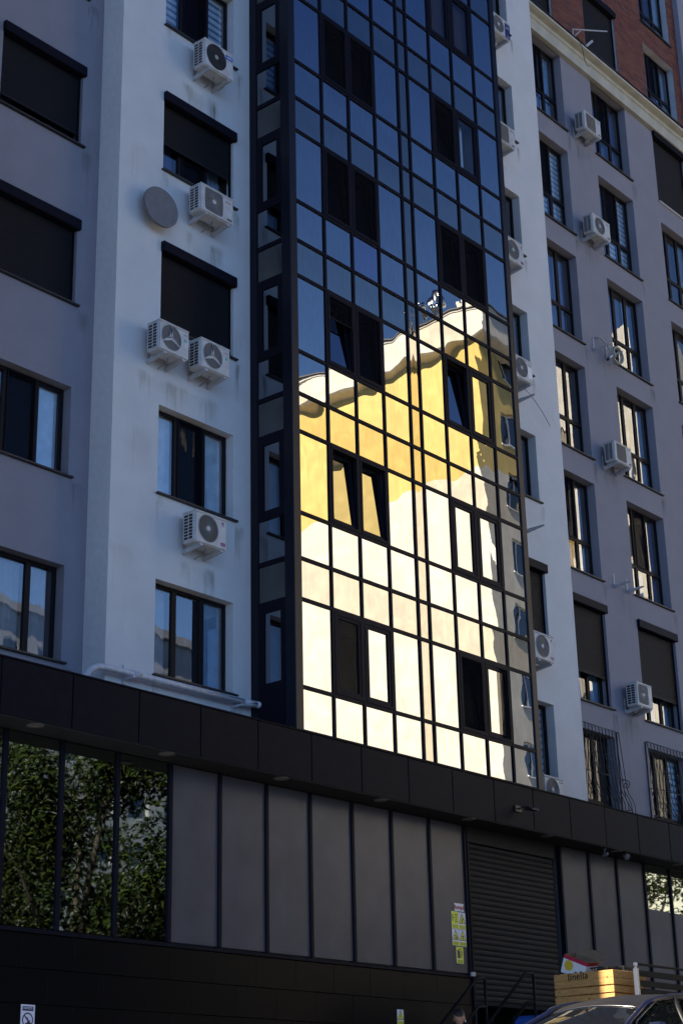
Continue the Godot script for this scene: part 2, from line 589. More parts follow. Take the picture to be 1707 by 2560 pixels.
# ------------------------------------------------------------------ ground
func build_ground() -> void:
	var s := mb()
	var prof := [[-420.0, -7.0], [-30.0, -7.0], [10.5, -7.0], [15.5, -8.6], [60.0, -8.7], [420.0, -9.0]]
	for i in prof.size() - 1:
		var a: Array = prof[i]
		var b: Array = prof[i + 1]
		quad(s, Vector3(-420, b[1], b[0]), Vector3(420, b[1], b[0]), Vector3(420, a[1], a[0]), Vector3(-420, a[1], a[0]))
	tag(obj("ground", s, M.asphalt), "", "", "", "structure")
	s = mb()
	cbox(s, -34, 30, -7.25, -6.85, -1.2, 5.0, 0.02)
	var pv := obj("pavement", s, M.paving)
	tag(pv, "", "", "", "structure")
	for i in 44:
		s = mb()
		cbox(s, -14.0 + i * 1.0, -13.01 + i * 1.0, -7.3, -6.843, 5.004, 5.16, 0.015)
		obj("kerb_stone", s, M.kerb_stone, pv)

# ------------------------------------------------------------------ the block
const FLOOR := 3.0
const ZW := -0.951   # white walls
const ZG := -1.46    # grey walls

func blind(kind: String, x0: float, x1: float, y0: float, y1: float, z: float, parent: Node) -> void:
	var cx := (x0 + x1) / 2
	if kind == "none": return
	if kind == "zebra":
		var s := mb()
		var y := y1
		while y - 0.085 > y0:
			quad(s, Vector3(x0, y - 0.085, z), Vector3(x1, y - 0.085, z), Vector3(x1, y, z), Vector3(x0, y, z))
			y -= 0.145
		obj("blind", s, M.blind_white, parent)
		s = mb()
		quad(s, Vector3(x0, y0, z - 0.02), Vector3(x1, y0, z - 0.02), Vector3(x1, y1, z - 0.02), Vector3(x0, y1, z - 0.02))
		obj("blind", s, M.blind_blue, parent)
		return
	var m: Material = M["blind_" + kind.get_slice(" ", 0)]
	var s2 := mb(true)
	if kind.ends_with("curtain"):
		var n := maxi(8, int((x1 - x0) / 0.02))
		var ph := cx * 7.0
		for i in n:
			var p := []
			for q in [i, i + 1]:
				var u = x0 + (x1 - x0) * q / n
				p.append(Vector3(u, 0, z - 0.05 + 0.022 * sin(u * 46.0 + ph + 2.0 * sin(u * 9.0 + ph))))
			quad(s2, p[0] + Vector3(0, y0, 0), p[1] + Vector3(0, y0, 0), p[1] + Vector3(0, y1, 0), p[0] + Vector3(0, y1, 0))
	else:
		quad(s2, Vector3(x0, y0, z), Vector3(x1, y0, z), Vector3(x1, y1, z), Vector3(x0, y1, z))
	obj("blind" if not kind.ends_with("curtain") else "curtain", s2, m, parent)

func window(x0: float, x1: float, y0: float, y1: float, zw: float, o: Dictionary) -> void:
	var zf: float = zw - o.get("deep", 0.17)
	var s := mb()
	var fw := 0.055
	ring(s, x0 + 0.001, x1 - 0.001, y0 + 0.001, y1 - 0.001, zf - 0.06, zf, fw)
	var cuts := [x0 + fw]
	for f in o.get("cols", [0.325, 0.68]):
		var c: float = lerpf(x0, x1, f)
		box(s, c - 0.05, c + 0.05, y0 + fw, y1 - fw, zf - 0.055, zf + 0.004)
		cuts.append(c - 0.05)
		cuts.append(c + 0.05)
	cuts.append(x1 - fw)
	var tr: float = o.get("transom", 0.0)
	if tr > 0.0:
		for i in range(0, cuts.size(), 2):
			box(s, cuts[i], cuts[i + 1], y0 + tr - 0.045, y0 + tr + 0.045, zf - 0.05, zf + 0.002)
	var win := obj("window", s, M.frame_brown, building)
	var lo := y0 + fw
	var hi := y1 - fw
	var glass: Material = M[o.get("glass", "window_glass")]
	for i in range(0, cuts.size(), 2):
		var rows := [[lo, hi]] if tr <= 0.0 else [[lo, y0 + tr - 0.045], [y0 + tr + 0.045, hi]]
		for j in rows.size():
			var w: float = cuts[i + 1] - cuts[i]
			var h: float = rows[j][1] - rows[j][0]
			var g := put("pane", pane_mesh(w, h, 0.0011, 0.0035), glass, win)
			g.position = Vector3(cuts[i] + w / 2, rows[j][0] + h / 2, zf - 0.025)
			var kinds: Array = o.get("lower", o.kinds) if (tr > 0.0 and j == 0) else o.kinds
			var kd: String = kinds[i / 2]
			if kd.begins_with("screen"):
				s = mb()
				quad(s, Vector3(cuts[i] - 0.02, rows[j][0] - 0.02, zf + 0.012), Vector3(cuts[i + 1] + 0.02, rows[j][0] - 0.02, zf + 0.012), Vector3(cuts[i + 1] + 0.02, rows[j][1] + 0.02, zf + 0.012), Vector3(cuts[i] - 0.02, rows[j][1] + 0.02, zf + 0.012))
				obj("insect_screen", s, M.insect_mesh, win)
				ring_obj(win, cuts[i] - 0.03, cuts[i + 1] + 0.03, rows[j][0] - 0.03, rows[j][1] + 0.03, zf + 0.006, zf + 0.022)
				kd = "navy" if kd == "screen navy" else "none"
			blind(kd, cuts[i], cuts[i + 1], rows[j][0], rows[j][1], zf - 0.10, win)
	# the room behind
	s = mb()
	var zb := zf - 1.1
	quad(s, Vector3(x0, y0, zb), Vector3(x1, y0, zb), Vector3(x1, y1, zb), Vector3(x0, y1, zb))
	quad(s, Vector3(x0, y0, zf - 0.06), Vector3(x0, y0, zb), Vector3(x0, y1, zb), Vector3(x0, y1, zf - 0.06))
	quad(s, Vector3(x1, y0, zb), Vector3(x1, y0, zf - 0.06), Vector3(x1, y1, zf - 0.06), Vector3(x1, y1, zb))
	quad(s, Vector3(x0, y0, zf - 0.06), Vector3(x1, y0, zf - 0.06), Vector3(x1, y0, zb), Vector3(x0, y0, zb))
	quad(s, Vector3(x0, y1, zb), Vector3(x1, y1, zb), Vector3(x1, y1, zf - 0.06), Vector3(x0, y1, zf - 0.06))
	obj("room", s, M.room_wall, win)
	if o.get("sill", "sill_dark") != "":
		s = mb()
		var ov: float = o.get("sill_over", 0.07)
		cbox(s, x0 - 0.035, x1 + ov, y0 - 0.028, y0 + 0.004, zf - 0.01, zw + 0.065, 0.006)
		obj("sill", s, M[o.get("sill", "sill_dark")], win)
	var sh: float = o.get("shutter", 0.0)
	if sh > 0.0:
		s = mb()
		cbox(s, x0 - 0.01, x1 + 0.035, y1 - 0.165, y1 + 0.03, zw - 0.15, zw + 0.075, 0.012)
		obj("shutter_box", s, M.frame_dark, win)
		s = mb()
		var top := y1 - 0.165
		var bot := lerpf(top, y0 + 0.012, sh)
		var n := maxi(2, int((top - bot) / 0.048))
		var zs := zw - 0.085
		for i in n:
			var a := lerpf(top, bot, float(i) / n)
			var b := lerpf(top, bot, float(i + 1) / n)
			var q := [[a, zs - 0.006], [a - 0.010, zs], [(a + b) / 2, zs + 0.003], [b + 0.004, zs], [b, zs - 0.006]]
			for k in 4:
				quad(s, Vector3(x0 + 0.03, q[k + 1][0], q[k + 1][1]), Vector3(x1 - 0.03, q[k + 1][0], q[k + 1][1]), Vector3(x1 - 0.03, q[k][0], q[k][1]), Vector3(x0 + 0.03, q[k][0], q[k][1]))
		box(s, x0 + 0.03, x1 - 0.03, bot - 0.035, bot, zs - 0.01, zs + 0.006)
		tag(obj("roller_shutter", s, M.shutter_slats, win), "", "", "", "stuff")
		s = mb()
		box(s, x0 + 0.002, x0 + 0.034, y0 + 0.01, top, zs - 0.02, zs + 0.022)
		obj("shutter_rail", s, M.frame_dark, win)
		s = mb()
		box(s, x1 - 0.034, x1 - 0.002, y0 + 0.01, top, zs - 0.02, zs + 0.022)
		obj("shutter_rail", s, M.frame_dark, win)

func ring_obj(parent: Node, x0: float, x1: float, y0: float, y1: float, z0: float, z1: float) -> void:
	var s := mb()
	ring(s, x0, x1, y0, y1, z0, z1, 0.022)
	obj("screen_frame", s, M.frame_dark, parent)

func build_facade() -> void:
	building = thing("apartment_building", "tall apartment block in shade with a dark mirrored glass bay between white walls", "building")
	var s: SurfaceTool
	# ---- left grey wall
	var holes := []
	for k in 5: holes.append([-6.3, -4.57, -0.07 + 3 * k, 1.46 + 3 * k])
	var st := []
	for k in 5: st.append([-4.42, -0.10 + 3 * k, 0.55, 0.14, 0.65])
	st.append([-4.3, 9.4, 1.6, 0.25, 0.22])
	s = mb()
	wall_sheet(s, -8.0, -4.15, -0.75, 14.0, ZG, holes, 0.19)
	obj("grey_wall", s, stained("grey_stucco", "grey_stucco_left", -8.0, -4.15, -0.75, 14.0, 0.016, st, 31), building)
	s = mb()
	wall_sheet(s, -8.2, -8.0, -0.75, 33.0, ZG, [], 0.0)
	wall_sheet(s, -8.0, -4.15, 14.0, 33.0, ZG, [], 0.0)
	obj("grey_wall", s, M.grey_stucco, building)
	# ---- left white wall
	holes = []
	st = []
	for k in 5:
		holes.append([-3.145, -1.385, -0.07 + 3 * k, 1.48 + 3 * k])
		st.append([-1.28, -0.10 + 3 * k, 0.7, 0.10, 0.6])
		st.append([-3.12, -0.10 + 3 * k, 0.45, 0.09, 0.35])
	for q in [[-2.25, 11.05], [-2.2, 8.05], [-3.2, 5.05], [-2.3, 5.05], [-2.3, 2.0]]:
		st.append([q[0] - 0.28, q[1] - 0.05, 0.55, 0.12, 0.45])
		st.append([q[0] + 0.32, q[1] - 0.05, 0.8, 0.16, 0.6])
		st.append([q[0] + 0.1, q[1] - 0.1, 0.4, 0.5, 0.25])
	for q in [[-3.7, 9.2], [-3.5, 4.0], [-2.0, 7.8], [-3.8, 1.9], [-1.15, 6.6], [-2.4, 10.9]]: st.append([q[0], q[1], 1.3, 0.3, 0.2])
	s = mb()
	wall_sheet(s, -4.15, -0.96, -0.75, 14.0, ZW, holes, 0.18)
	obj("white_wall", s, stained("white_stucco", "white_stucco_left", -4.15, -0.96, -0.75, 14.0, 0.012, st, 12), building)
	s = mb()
	quad(s, Vector3(-4.15, -0.75, ZG), Vector3(-4.15, -0.75, ZW), Vector3(-4.15, 33, ZW), Vector3(-4.15, 33, ZG))
	wall_sheet(s, -4.15, -0.96, 14.0, 33.0, ZW, [], 0.0)
	obj("white_wall", s, M.white_stucco, building)
	# ---- right white wall
	holes = []
	st = []
	for k in 7:
		holes.append([6.42, 8.10, -0.07 + 3 * k, 1.48 + 3 * k])
		st.append([8.2, -0.10 + 3 * k, 0.6, 0.08, 0.45])
	for q in [[7.3, 17.1], [7.2, 14.1], [7.2, 11.1], [7.2, 8.2], [7.2, 2.1]]: st.append([q[0], q[1], 0.6, 0.3, 0.35])
	s = mb()
	wall_sheet(s, 6.03, 9.15, -0.75, 20.5, ZW, holes, 0.21)
	obj("white_wall", s, stained("white_stucco", "white_stucco_right", 6.03, 9.15, -0.75, 20.5, 0.016, st, 47), building)
	s = mb()
	quad(s, Vector3(9.15, -0.75, ZW), Vector3(9.15, -0.75, ZG), Vector3(9.15, 33, ZG), Vector3(9.15, 33, ZW))
	wall_sheet(s, 6.03, 9.15, 20.5, 33.0, ZW, [], 0.0)
	obj("white_wall", s, M.white_stucco, building)
	# ---- right grey wall
	holes = []
	st = []
	var cols := [[9.5, 11.28], [12.7, 14.43], [15.88, 17.6]]
	for c in cols:
		for k in 7:
			holes.append([c[0], c[1], -0.95 + 3 * k, minf(1.42 + 3 * k, 19.29)])
			st.append([c[1] + 0.1, -0.98 + 3 * k, 0.8, 0.13, 0.5])
	for q in [[11.9, 17.0], [11.9, 14.0], [12.0, 7.95], [12.0, 2.1]]: st.append([q[0], q[1], 0.7, 0.35, 0.4])
	for k in 6: st.append([11.9 + 0.2 * (k % 2), 2.0 + 3 * k, 1.2, 0.45, 0.25])
	s = mb()
	wall_sheet(s, 9.15, 20.0, -0.75, 19.3, ZG, holes, 0.22)
	obj("grey_wall", s, stained("grey_stucco", "grey_stucco_right", 9.15, 20.0, -0.75, 19.3, 0.018, st, 63), building)
	s = mb()
	wall_sheet(s, 20.0, 30.0, -0.75, 33.0, ZG, [], 0.0)
	obj("grey_wall", s, M.grey_stucco, building)
	# ---- brick storey and the pilaster beside it
	var bh := [[9.5, 11.05, 20.3, 22.25], [12.65, 14.3, 20.3, 22.3], [15.85, 17.55, 20.33, 22.2], [15.85, 17.55, 22.97, 25.3], [12.65, 14.3, 22.97, 25.3], [9.5, 11.05, 22.97, 25.3]]
	s = mb()
	wall_sheet(s, 9.15, 17.98, 19.3, 27.0, ZG - 0.012, bh, 0.0)
	obj("mortar_bed", s, M.mortar, building)
	for b in bh:
		s = mb()
		reveals(s, 9.15, 17.98, 19.3, 27.0, ZG + 0.004, [b], 0.22)
		obj("window_surround", s, M.reveal_white, building)
	build_bricks(bh)
	s = mb()
	wall_sheet(s, 9.15, 20.0, 27.0, 33.0, ZG, [], 0.0)
	obj("grey_wall", s, M.grey_stucco, building)
	s = mb()
	box(s, 17.98, 20.5, 19.86, 33.0, ZG - 0.3, ZG + 0.16)
	obj("pilaster", s, M.grey_stucco, building)
	# ---- cornice
	s = mb()
	var pr := [[-1.48, 19.29], [-1.34, 19.29], [-1.34, 19.575], [-1.33, 19.585], [-1.33, 19.61], [-1.30, 19.62], [-1.30, 19.70], [-1.285, 19.715], [-1.25, 19.72], [-1.19, 19.728], [-1.135, 19.745], [-1.12, 19.752], [-1.12, 19.815], [-1.13, 19.83], [-1.48, 19.87]]
	for i in pr.size() - 1:
		quad(s, Vector3(9.152, pr[i][1], pr[i][0]), Vector3(20.4, pr[i][1], pr[i][0]), Vector3(20.4, pr[i + 1][1], pr[i + 1][0]), Vector3(9.152, pr[i + 1][1], pr[i + 1][0]))
	obj("cornice", s, M.cornice_paint, building)
	s = mb()
	box(s, 9.152, 20.4, 19.834, 19.852, -1.46, -1.105)
	obj("cornice_flashing", s, M.frame_dark, building)
	# ---- end pier to the left, core and roof
	s = mb()
	wall_sheet(s, -9.5, -7.6, -0.75, 33.0, 0.0, [], 0.0)
	quad(s, Vector3(-9.5, -0.75, -14.0), Vector3(-9.5, -0.75, 0.0), Vector3(-9.5, 33, 0.0), Vector3(-9.5, 33, -14.0))
	quad(s, Vector3(-7.6, -0.75, 0.0), Vector3(-7.6, -0.75, ZG), Vector3(-7.6, 33, ZG), Vector3(-7.6, 33, 0.0))
	obj("white_wall", s, M.white_stucco, building)
	s = mb()
	box(s, -9.49, 30, -7.0, 33.0, -14.0, -3.2)
	obj("rear_wing", s, M.grey_stucco, building)
	s = mb()
	box(s, -9.7, 30.2, 33.0, 33.5, -14.2, 0.1)
	obj("roof", s, M.concrete, building)

	# ---- windows
	var L := [-3.145, -1.385]
	window(L[0], L[1], 11.93, 13.48, ZW, {kinds = ["zebra", "screen", "zebra"]})
	window(L[0], L[1], 8.93, 10.48, ZW, {kinds = ["navy curtain", "screen", "blue curtain"], shutter = 0.56})
	window(L[0], L[1], 5.93, 7.48, ZW, {kinds = ["white", "screen", "white"], shutter = 1.0})
	window(L[0], L[1], 2.93, 4.48, ZW, {kinds = ["white", "screen navy", "white"]})
	window(L[0], L[1], -0.07, 1.48, ZW, {kinds = ["grey curtain", "dark curtain", "blue"]})
	var G := [-6.3, -4.57]
	window(G[0], G[1], 11.93, 13.46, ZG, {kinds = ["white", "screen", "white"], deep = 0.18})
	window(G[0], G[1], 8.93, 10.46, ZG, {kinds = ["navy", "none", "navy"], shutter = 0.81, deep = 0.18})
	window(G[0], G[1], 5.93, 7.46, ZG, {kinds = ["white", "none", "white"], shutter = 1.0, deep = 0.18})
	window(G[0], G[1], 2.93, 4.46, ZG, {kinds = ["white", "screen navy", "white"], deep = 0.18})
	window(G[0], G[1], -0.07, 1.46, ZG, {kinds = ["grey curtain", "grey curtain", "grey curtain"], deep = 0.18})
	var rw := [["dark"], ["white"], ["blue"], ["white"], ["blue"], ["dark curtain"], ["dark curtain"]]
	for k in 7:
		var a: String = ["zebra", "dark", "navy", "blue", "dark", "blue", "navy"][k]
		window(6.42, 8.10, -0.07 + 3 * k, 1.48 + 3 * k, ZW, {kinds = [a, "screen", a], deep = 0.20, shutter = 1.0 if k == 1 else 0.0})
	var kk := {
		6: [[["navy", "screen", "blue curtain"], ["navy", "blue curtain", "blue curtain"]], [["navy curtain", "screen", "navy curtain"], ["navy", "navy curtain", "navy"]], [["dark", "dark", "dark"], ["dark", "dark", "dark"]]],
		5: [[["zebra", "screen", "zebra"], ["zebra", "zebra", "zebra"]], [["zebra", "screen", "zebra"], ["zebra", "zebra", "zebra"]], [["blue", "dark curtain", "blue"], ["blue", "dark", "blue"]]],
		4: [[["navy curtain", "navy curtain", "navy curtain"], ["navy curtain", "navy", "navy curtain"]], [["blue curtain", "navy curtain", "blue curtain"], ["navy curtain", "navy curtain", "blue curtain"]], [["navy", "dark", "navy"], ["navy", "navy", "navy"]]],
		3: [[["dark", "dark", "dark curtain"], ["dark", "dark", "dark"]], [["dark", "dark curtain", "blue curtain"], ["dark", "blue curtain", "blue"]], [["navy", "dark", "navy"], ["navy", "navy", "navy"]]],
		2: [[["dark", "screen", "blue curtain"], ["dark", "white curtain", "white curtain"]], [["blue curtain", "screen", "navy curtain"], ["navy", "blue curtain", "navy curtain"]], [["navy", "dark", "navy"], ["navy", "navy", "navy"]]],
		1: [[["dark", "dark", "dark"], ["white", "white curtain", "blue"]], [["dark", "dark", "dark"], ["blue", "white curtain", "blue curtain"]], [["dark", "dark", "dark"], ["navy", "navy", "navy"]]],
		0: [[["dark", "dark curtain", "brown curtain"], ["dark", "white curtain", "dark curtain"]], [["blue", "brown curtain", "zebra"], ["blue", "dark curtain", "zebra"]], [["dark", "dark", "dark"], ["dark", "dark", "dark"]]],
	}
	for k in 7:
		for c in 3:
			var o := {kinds = kk[k][c][0], lower = kk[k][c][1], transom = 0.88, deep = 0.21, cols = [0.335, 0.665]}
			if k == 1: o.shutter = 0.68
			if k == 6 and c == 2:
				o.shutter = 1.0
				o.sill = "sill_white"
			if k == 0:
				o.sill_over = 0.03
				o.glass = "window_glass_dim"
			window(cols[c][0], cols[c][1], -0.95 + 3 * k, minf(1.42 + 3 * k, 19.29), ZG, o)
	for i in bh.size():
		var b: Array = bh[i]
		var o := {kinds = [["navy curtain", "screen", "blue curtain"], ["blue", "dark", "blue"]][i % 2], lower = ["navy", "blue curtain", "blue"], transom = 0.62 if i != 0 else 0.0, deep = 0.19, cols = [0.335, 0.665], sill_over = 0.02}
		if i < 2 or i == 5: o.shutter = 0.9
		window(b[0], b[1], b[2], b[3], ZG, o)

func build_bricks(holes: Array) -> void:
	var vs := PackedVector3Array()
	var ns := PackedVector3Array()
	var cs := PackedColorArray()
	var n := FastNoiseLite.new()
	n.frequency = 0.4
	var row := 0
	var y := 19.86
	while y < 27.0:
		var x := 9.16 - (0.13 if row % 2 else 0.0)
		while x < 17.97:
			var a := maxf(x, 9.16)
			var b := minf(x + 0.238, 17.97)
			var parts := [[a, b]]
			for h in holes:
				if y + 0.060 > h[2] and y < h[3]:
					var nx := []
					for p in parts:
						if p[1] <= h[0] or p[0] >= h[1]: nx.append(p)
						else:
							if p[0] < h[0]: nx.append([p[0], h[0]])
							if p[1] > h[1]: nx.append([h[1], p[1]])
					parts = nx
			var t := rng.randf()
			var c := Color(0.15, 0.050, 0.038).lerp(Color(0.23, 0.080, 0.055), t)
			if rng.randf() < 0.15: c = Color(0.12, 0.045, 0.045)
			var zf := ZG + 0.004 + rng.randf() * 0.003
			for p in parts:
				if p[1] - p[0] < 0.02: continue
				var q := [Vector3(p[0], y, zf), Vector3(p[1], y, zf), Vector3(p[1], y + 0.060, zf), Vector3(p[0], y + 0.060, zf)]
				var back := Vector3(0, 0, -0.02)
				var fs := [[q[0], q[1], q[2], q[3], Vector3.BACK], [q[0] + back, q[1] + back, q[1], q[0], Vector3.DOWN], [q[3], q[2], q[2] + back, q[3] + back, Vector3.UP], [q[0] + back, q[0], q[3], q[3] + back, Vector3.LEFT], [q[1], q[1] + back, q[2] + back, q[2], Vector3.RIGHT]]
				for f in fs:
					for i in [0, 2, 1, 0, 3, 2]:
						vs.append(f[i])
						ns.append(f[4])
						cs.append(c)
			x += 0.26
		y += 0.088
		row += 1
	var arr := []
	arr.resize(Mesh.ARRAY_MAX)
	arr[Mesh.ARRAY_VERTEX] = vs
	arr[Mesh.ARRAY_NORMAL] = ns
	arr[Mesh.ARRAY_COLOR] = cs
	var am := ArrayMesh.new()
	am.add_surface_from_arrays(Mesh.PRIMITIVE_TRIANGLES, arr)
	tag(put("brickwork", am, M.brick, building), "red brick courses with grey mortar above the cornice", "", "", "stuff")

# ------------------------------------------------------------------ the mirrored bay
func build_curtain_wall() -> void:
	var cw := part("curtain_wall", building)
	var X := [-0.77, 0.0, 0.792, 1.593, 2.383, 2.711, 3.505, 4.299, 5.108, 5.862]
	var Y := [-0.70]
	for k in 7:
		Y.append(0.0 + 3 * k)
		Y.append(1.4826 + 3 * k)
		Y.append(2.1913 + 3 * k)
	var top := 22.0
	Y.append(top)
	var hw := 0.031
	var s: SurfaceTool
	# corner posts, vertical and cross members
	s = mb()
	cbox(s, -0.962, -0.77, -0.75, top, -0.19, 0.03, 0.01)
	obj("corner_post", s, M.post_dark, cw)
	s = mb()
	cbox(s, 5.862, 6.032, -0.75, top, -0.95, 0.03, 0.01)
	obj("corner_post", s, M.post_dark, cw)
	for i in range(1, 9):
		s = mb()
		cbox(s, X[i] - hw, X[i] + hw, -0.74, top, -0.06, 0.028, 0.006)
		obj("mullion", s, M.frame_dark, cw)
	for j in range(1, Y.size() - 1):
		s = mb()
		box(s, -0.77, 5.862, Y[j] - hw, Y[j] + hw, -0.06, 0.022)
		obj("transom", s, M.frame_dark, cw)
	# states of the opening lights by floor: c closed, t tilted in, d tilted in behind a dark screen, n closed with net, s screen
	var st := {0: ["s", "c", "d", "n"], 1: ["t", "t", "c", "c"], 2: ["h", "d", "t", "c"], 3: ["d", "d", "d", "d"], 4: ["d", "d", "d", "w"], 5: ["d", "d", "b", "b"], 6: ["d", "c", "d", "d"]}
	for i in 9:
		for j in Y.size() - 1:
			var x0: float = X[i] + (hw if i > 0 else 0.0)
			var x1: float = X[i + 1] - (hw if i < 8 else 0.0)
			var y0: float = Y[j] + (hw if j > 0 else 0.0)
			var y1: float = Y[j + 1] - hw
			var tall := j % 3 == 1
			var k := (j - 1) / 3
			var opening := tall and i in [1, 2, 6, 7] and k < 7
			if opening:
				var q: String = st[k][[1, 2, 6, 7].find(i)]
				light(cw, x0, x1, y0, y1, q)
				continue
			var amp := 0.0013
			if i == 8: amp = 0.00045
			if tall: amp *= 1.25
			var m: Material = M[["mirror_glass", "mirror_glass_b", "mirror_glass_c"][rng.randi() % 3]]
			if j % 3 == 2: m = M.spandrel_glass
			if i == 4: m = M.strip_glass
			if i == 2 and j == 9: m = M.mirror_glass_violet
			var g := put("pane", pane_mesh(x1 - x0, y1 - y0, amp, 0.0024 if i < 8 else 0.0012), m, cw)
			g.position = Vector3((x0 + x1) / 2, (y0 + y1) / 2, 0.0)
	# rooms behind the opening lights
	for k in 7:
		for q in [[1, 3], [6, 8]]:
			s = mb()
			var a := Vector3(X[q[0]] + 0.001, 3.0 * k + 0.001, -0.058)
			var b := Vector3(X[q[1]] - 0.001, 3.0 * k + 1.48, -0.88)
			quad(s, Vector3(a.x, a.y, b.z), Vector3(b.x, a.y, b.z), Vector3(b.x, b.y, b.z), Vector3(a.x, b.y, b.z))
			quad(s, Vector3(a.x, a.y, a.z), Vector3(a.x, a.y, b.z), Vector3(a.x, b.y, b.z), Vector3(a.x, b.y, a.z))
			quad(s, Vector3(b.x, a.y, b.z), Vector3(b.x, a.y, a.z), Vector3(b.x, b.y, a.z), Vector3(b.x, b.y, b.z))
			quad(s, Vector3(a.x, a.y, a.z), Vector3(b.x, a.y, a.z), Vector3(b.x, a.y, b.z), Vector3(a.x, a.y, b.z))
			quad(s, Vector3(a.x, b.y, b.z), Vector3(b.x, b.y, b.z), Vector3(b.x, b.y, a.z), Vector3(a.x, b.y, a.z))
			obj("room", s, M.room_wall, cw)
	# left return of the bay, facing -x
	s = mb()
	box(s, -0.958, -0.90, -0.75, top, -0.95, -0.79)
	obj("side_post", s, M.post_dark, cw)
	for j in range(1, Y.size() - 1):
		s = mb()
		box(s, -0.955, -0.90, Y[j] - 0.04, Y[j] + 0.04, -0.79, -0.19)
		obj("side_transom", s, M.frame_dark, cw)
	for j in Y.size() - 1:
		var y0: float = Y[j] + 0.04
		var y1: float = Y[j + 1] - 0.04
		var z0 := -0.79
		var z1 := -0.19
		if j % 3 == 1:
			s = mb()
			for b in [[y0, y0 + 0.09, z0, z1], [y1 - 0.11, y1, z0, z1], [y0 + 0.09, y1 - 0.11, z0, z0 + 0.13], [y0 + 0.09, y1 - 0.11, z1 - 0.10, z1]]:
				box(s, -0.958, -0.915, b[0], b[1], b[2], b[3])
			obj("side_sash", s, M.frame_dark, cw)
			y0 += 0.09; y1 -= 0.11; z0 += 0.13; z1 -= 0.10
		if j == 0:
			s = mb()
			box(s, -0.95, -0.92, y0 - 0.09, y1, z0, z1)
			obj("side_panel", s, M.frame_dark, cw)
			continue
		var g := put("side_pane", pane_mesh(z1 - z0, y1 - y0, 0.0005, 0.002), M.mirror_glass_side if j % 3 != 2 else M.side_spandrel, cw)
		g.position = Vector3(-0.935, (y0 + y1) / 2, (z0 + z1) / 2)
		g.rotation.y = -PI / 2
	s = mb()
	box(s, -0.9, 5.86, -0.75, -0.70, -0.95, 0.02)
	box(s, -0.97, 6.04, top, top + 0.1, -0.96, 0.05)
	obj("bay_slab", s, M.frame_dark, cw)

func light(cw: Node, x0: float, x1: float, y0: float, y1: float, q: String) -> void:
	var s := mb()
	ring(s, x0, x1, y0, y1, -0.05, 0.034, 0.042)
	obj("light_frame", s, M.frame_dark, cw)
	var tilted := q in ["t", "d", "h"]
	var sx0 := x0 + 0.044
	var sx1 := x1 - 0.044
	var sy0 := y0 + 0.044
	var sy1 := y1 - 0.044
	var th := -deg_to_rad(rng.randf_range(6.0, 7.5)) if tilted else 0.0
	if q == "t" and y0 < 4.0: th *= 0.55
	var zp := -0.02 if tilted else 0.01
	s = mb()
	ring(s, sx0, sx1, 0.0, sy1 - sy0, -0.045, 0.012, 0.062)
	var sash := obj("sash_frame", s, M.frame_dark, cw)
	sash.position = Vector3(0, sy0, zp)
	sash.rotation.x = th
	var w := sx1 - sx0 - 0.124
	var h := sy1 - sy0 - 0.124
	var clear := q in ["d", "b", "w", "s"]
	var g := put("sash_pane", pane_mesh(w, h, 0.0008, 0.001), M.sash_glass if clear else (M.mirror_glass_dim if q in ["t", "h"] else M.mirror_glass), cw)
	g.transform = Transform3D(Basis(Vector3.RIGHT, th), Vector3(0, sy0, zp)) * Transform3D(Basis(), Vector3((sx0 + sx1) / 2, 0.062 + h / 2, -0.015))
	if q in ["d", "s", "h"]:
		var yb := sy0 if q != "h" else lerpf(sy0, sy1, 0.66)
		s = mb()
		quad(s, Vector3(sx0, yb, 0.018), Vector3(sx1, yb, 0.018), Vector3(sx1, sy1, 0.018), Vector3(sx0, sy1, 0.018))
		obj("insect_screen", s, M.insect_mesh, cw)
		s = mb()
		ring(s, sx0, sx1, yb, sy1, 0.012, 0.03, 0.016)
		obj("screen_frame", s, M.frame_dark, cw)
	if q == "b": blind("brown curtain", sx0, sx1, sy0, sy1, -0.07, cw)
	if q == "w": blind("white curtain", lerpf(sx0, sx1, 0.55), lerpf(sx0, sx1, 0.85), sy0, sy1, -0.2, cw)
	if q == "n":
		s = mb()
		var hx := lerpf(sx0, sx1, 0.62)
		quad(s, Vector3(hx, sy0, 0.03), Vector3(sx1, sy0, 0.03), Vector3(sx1, sy1, 0.03), Vector3(hx, sy1, 0.03))
		obj("insect_screen", s, M.insect_mesh, cw)

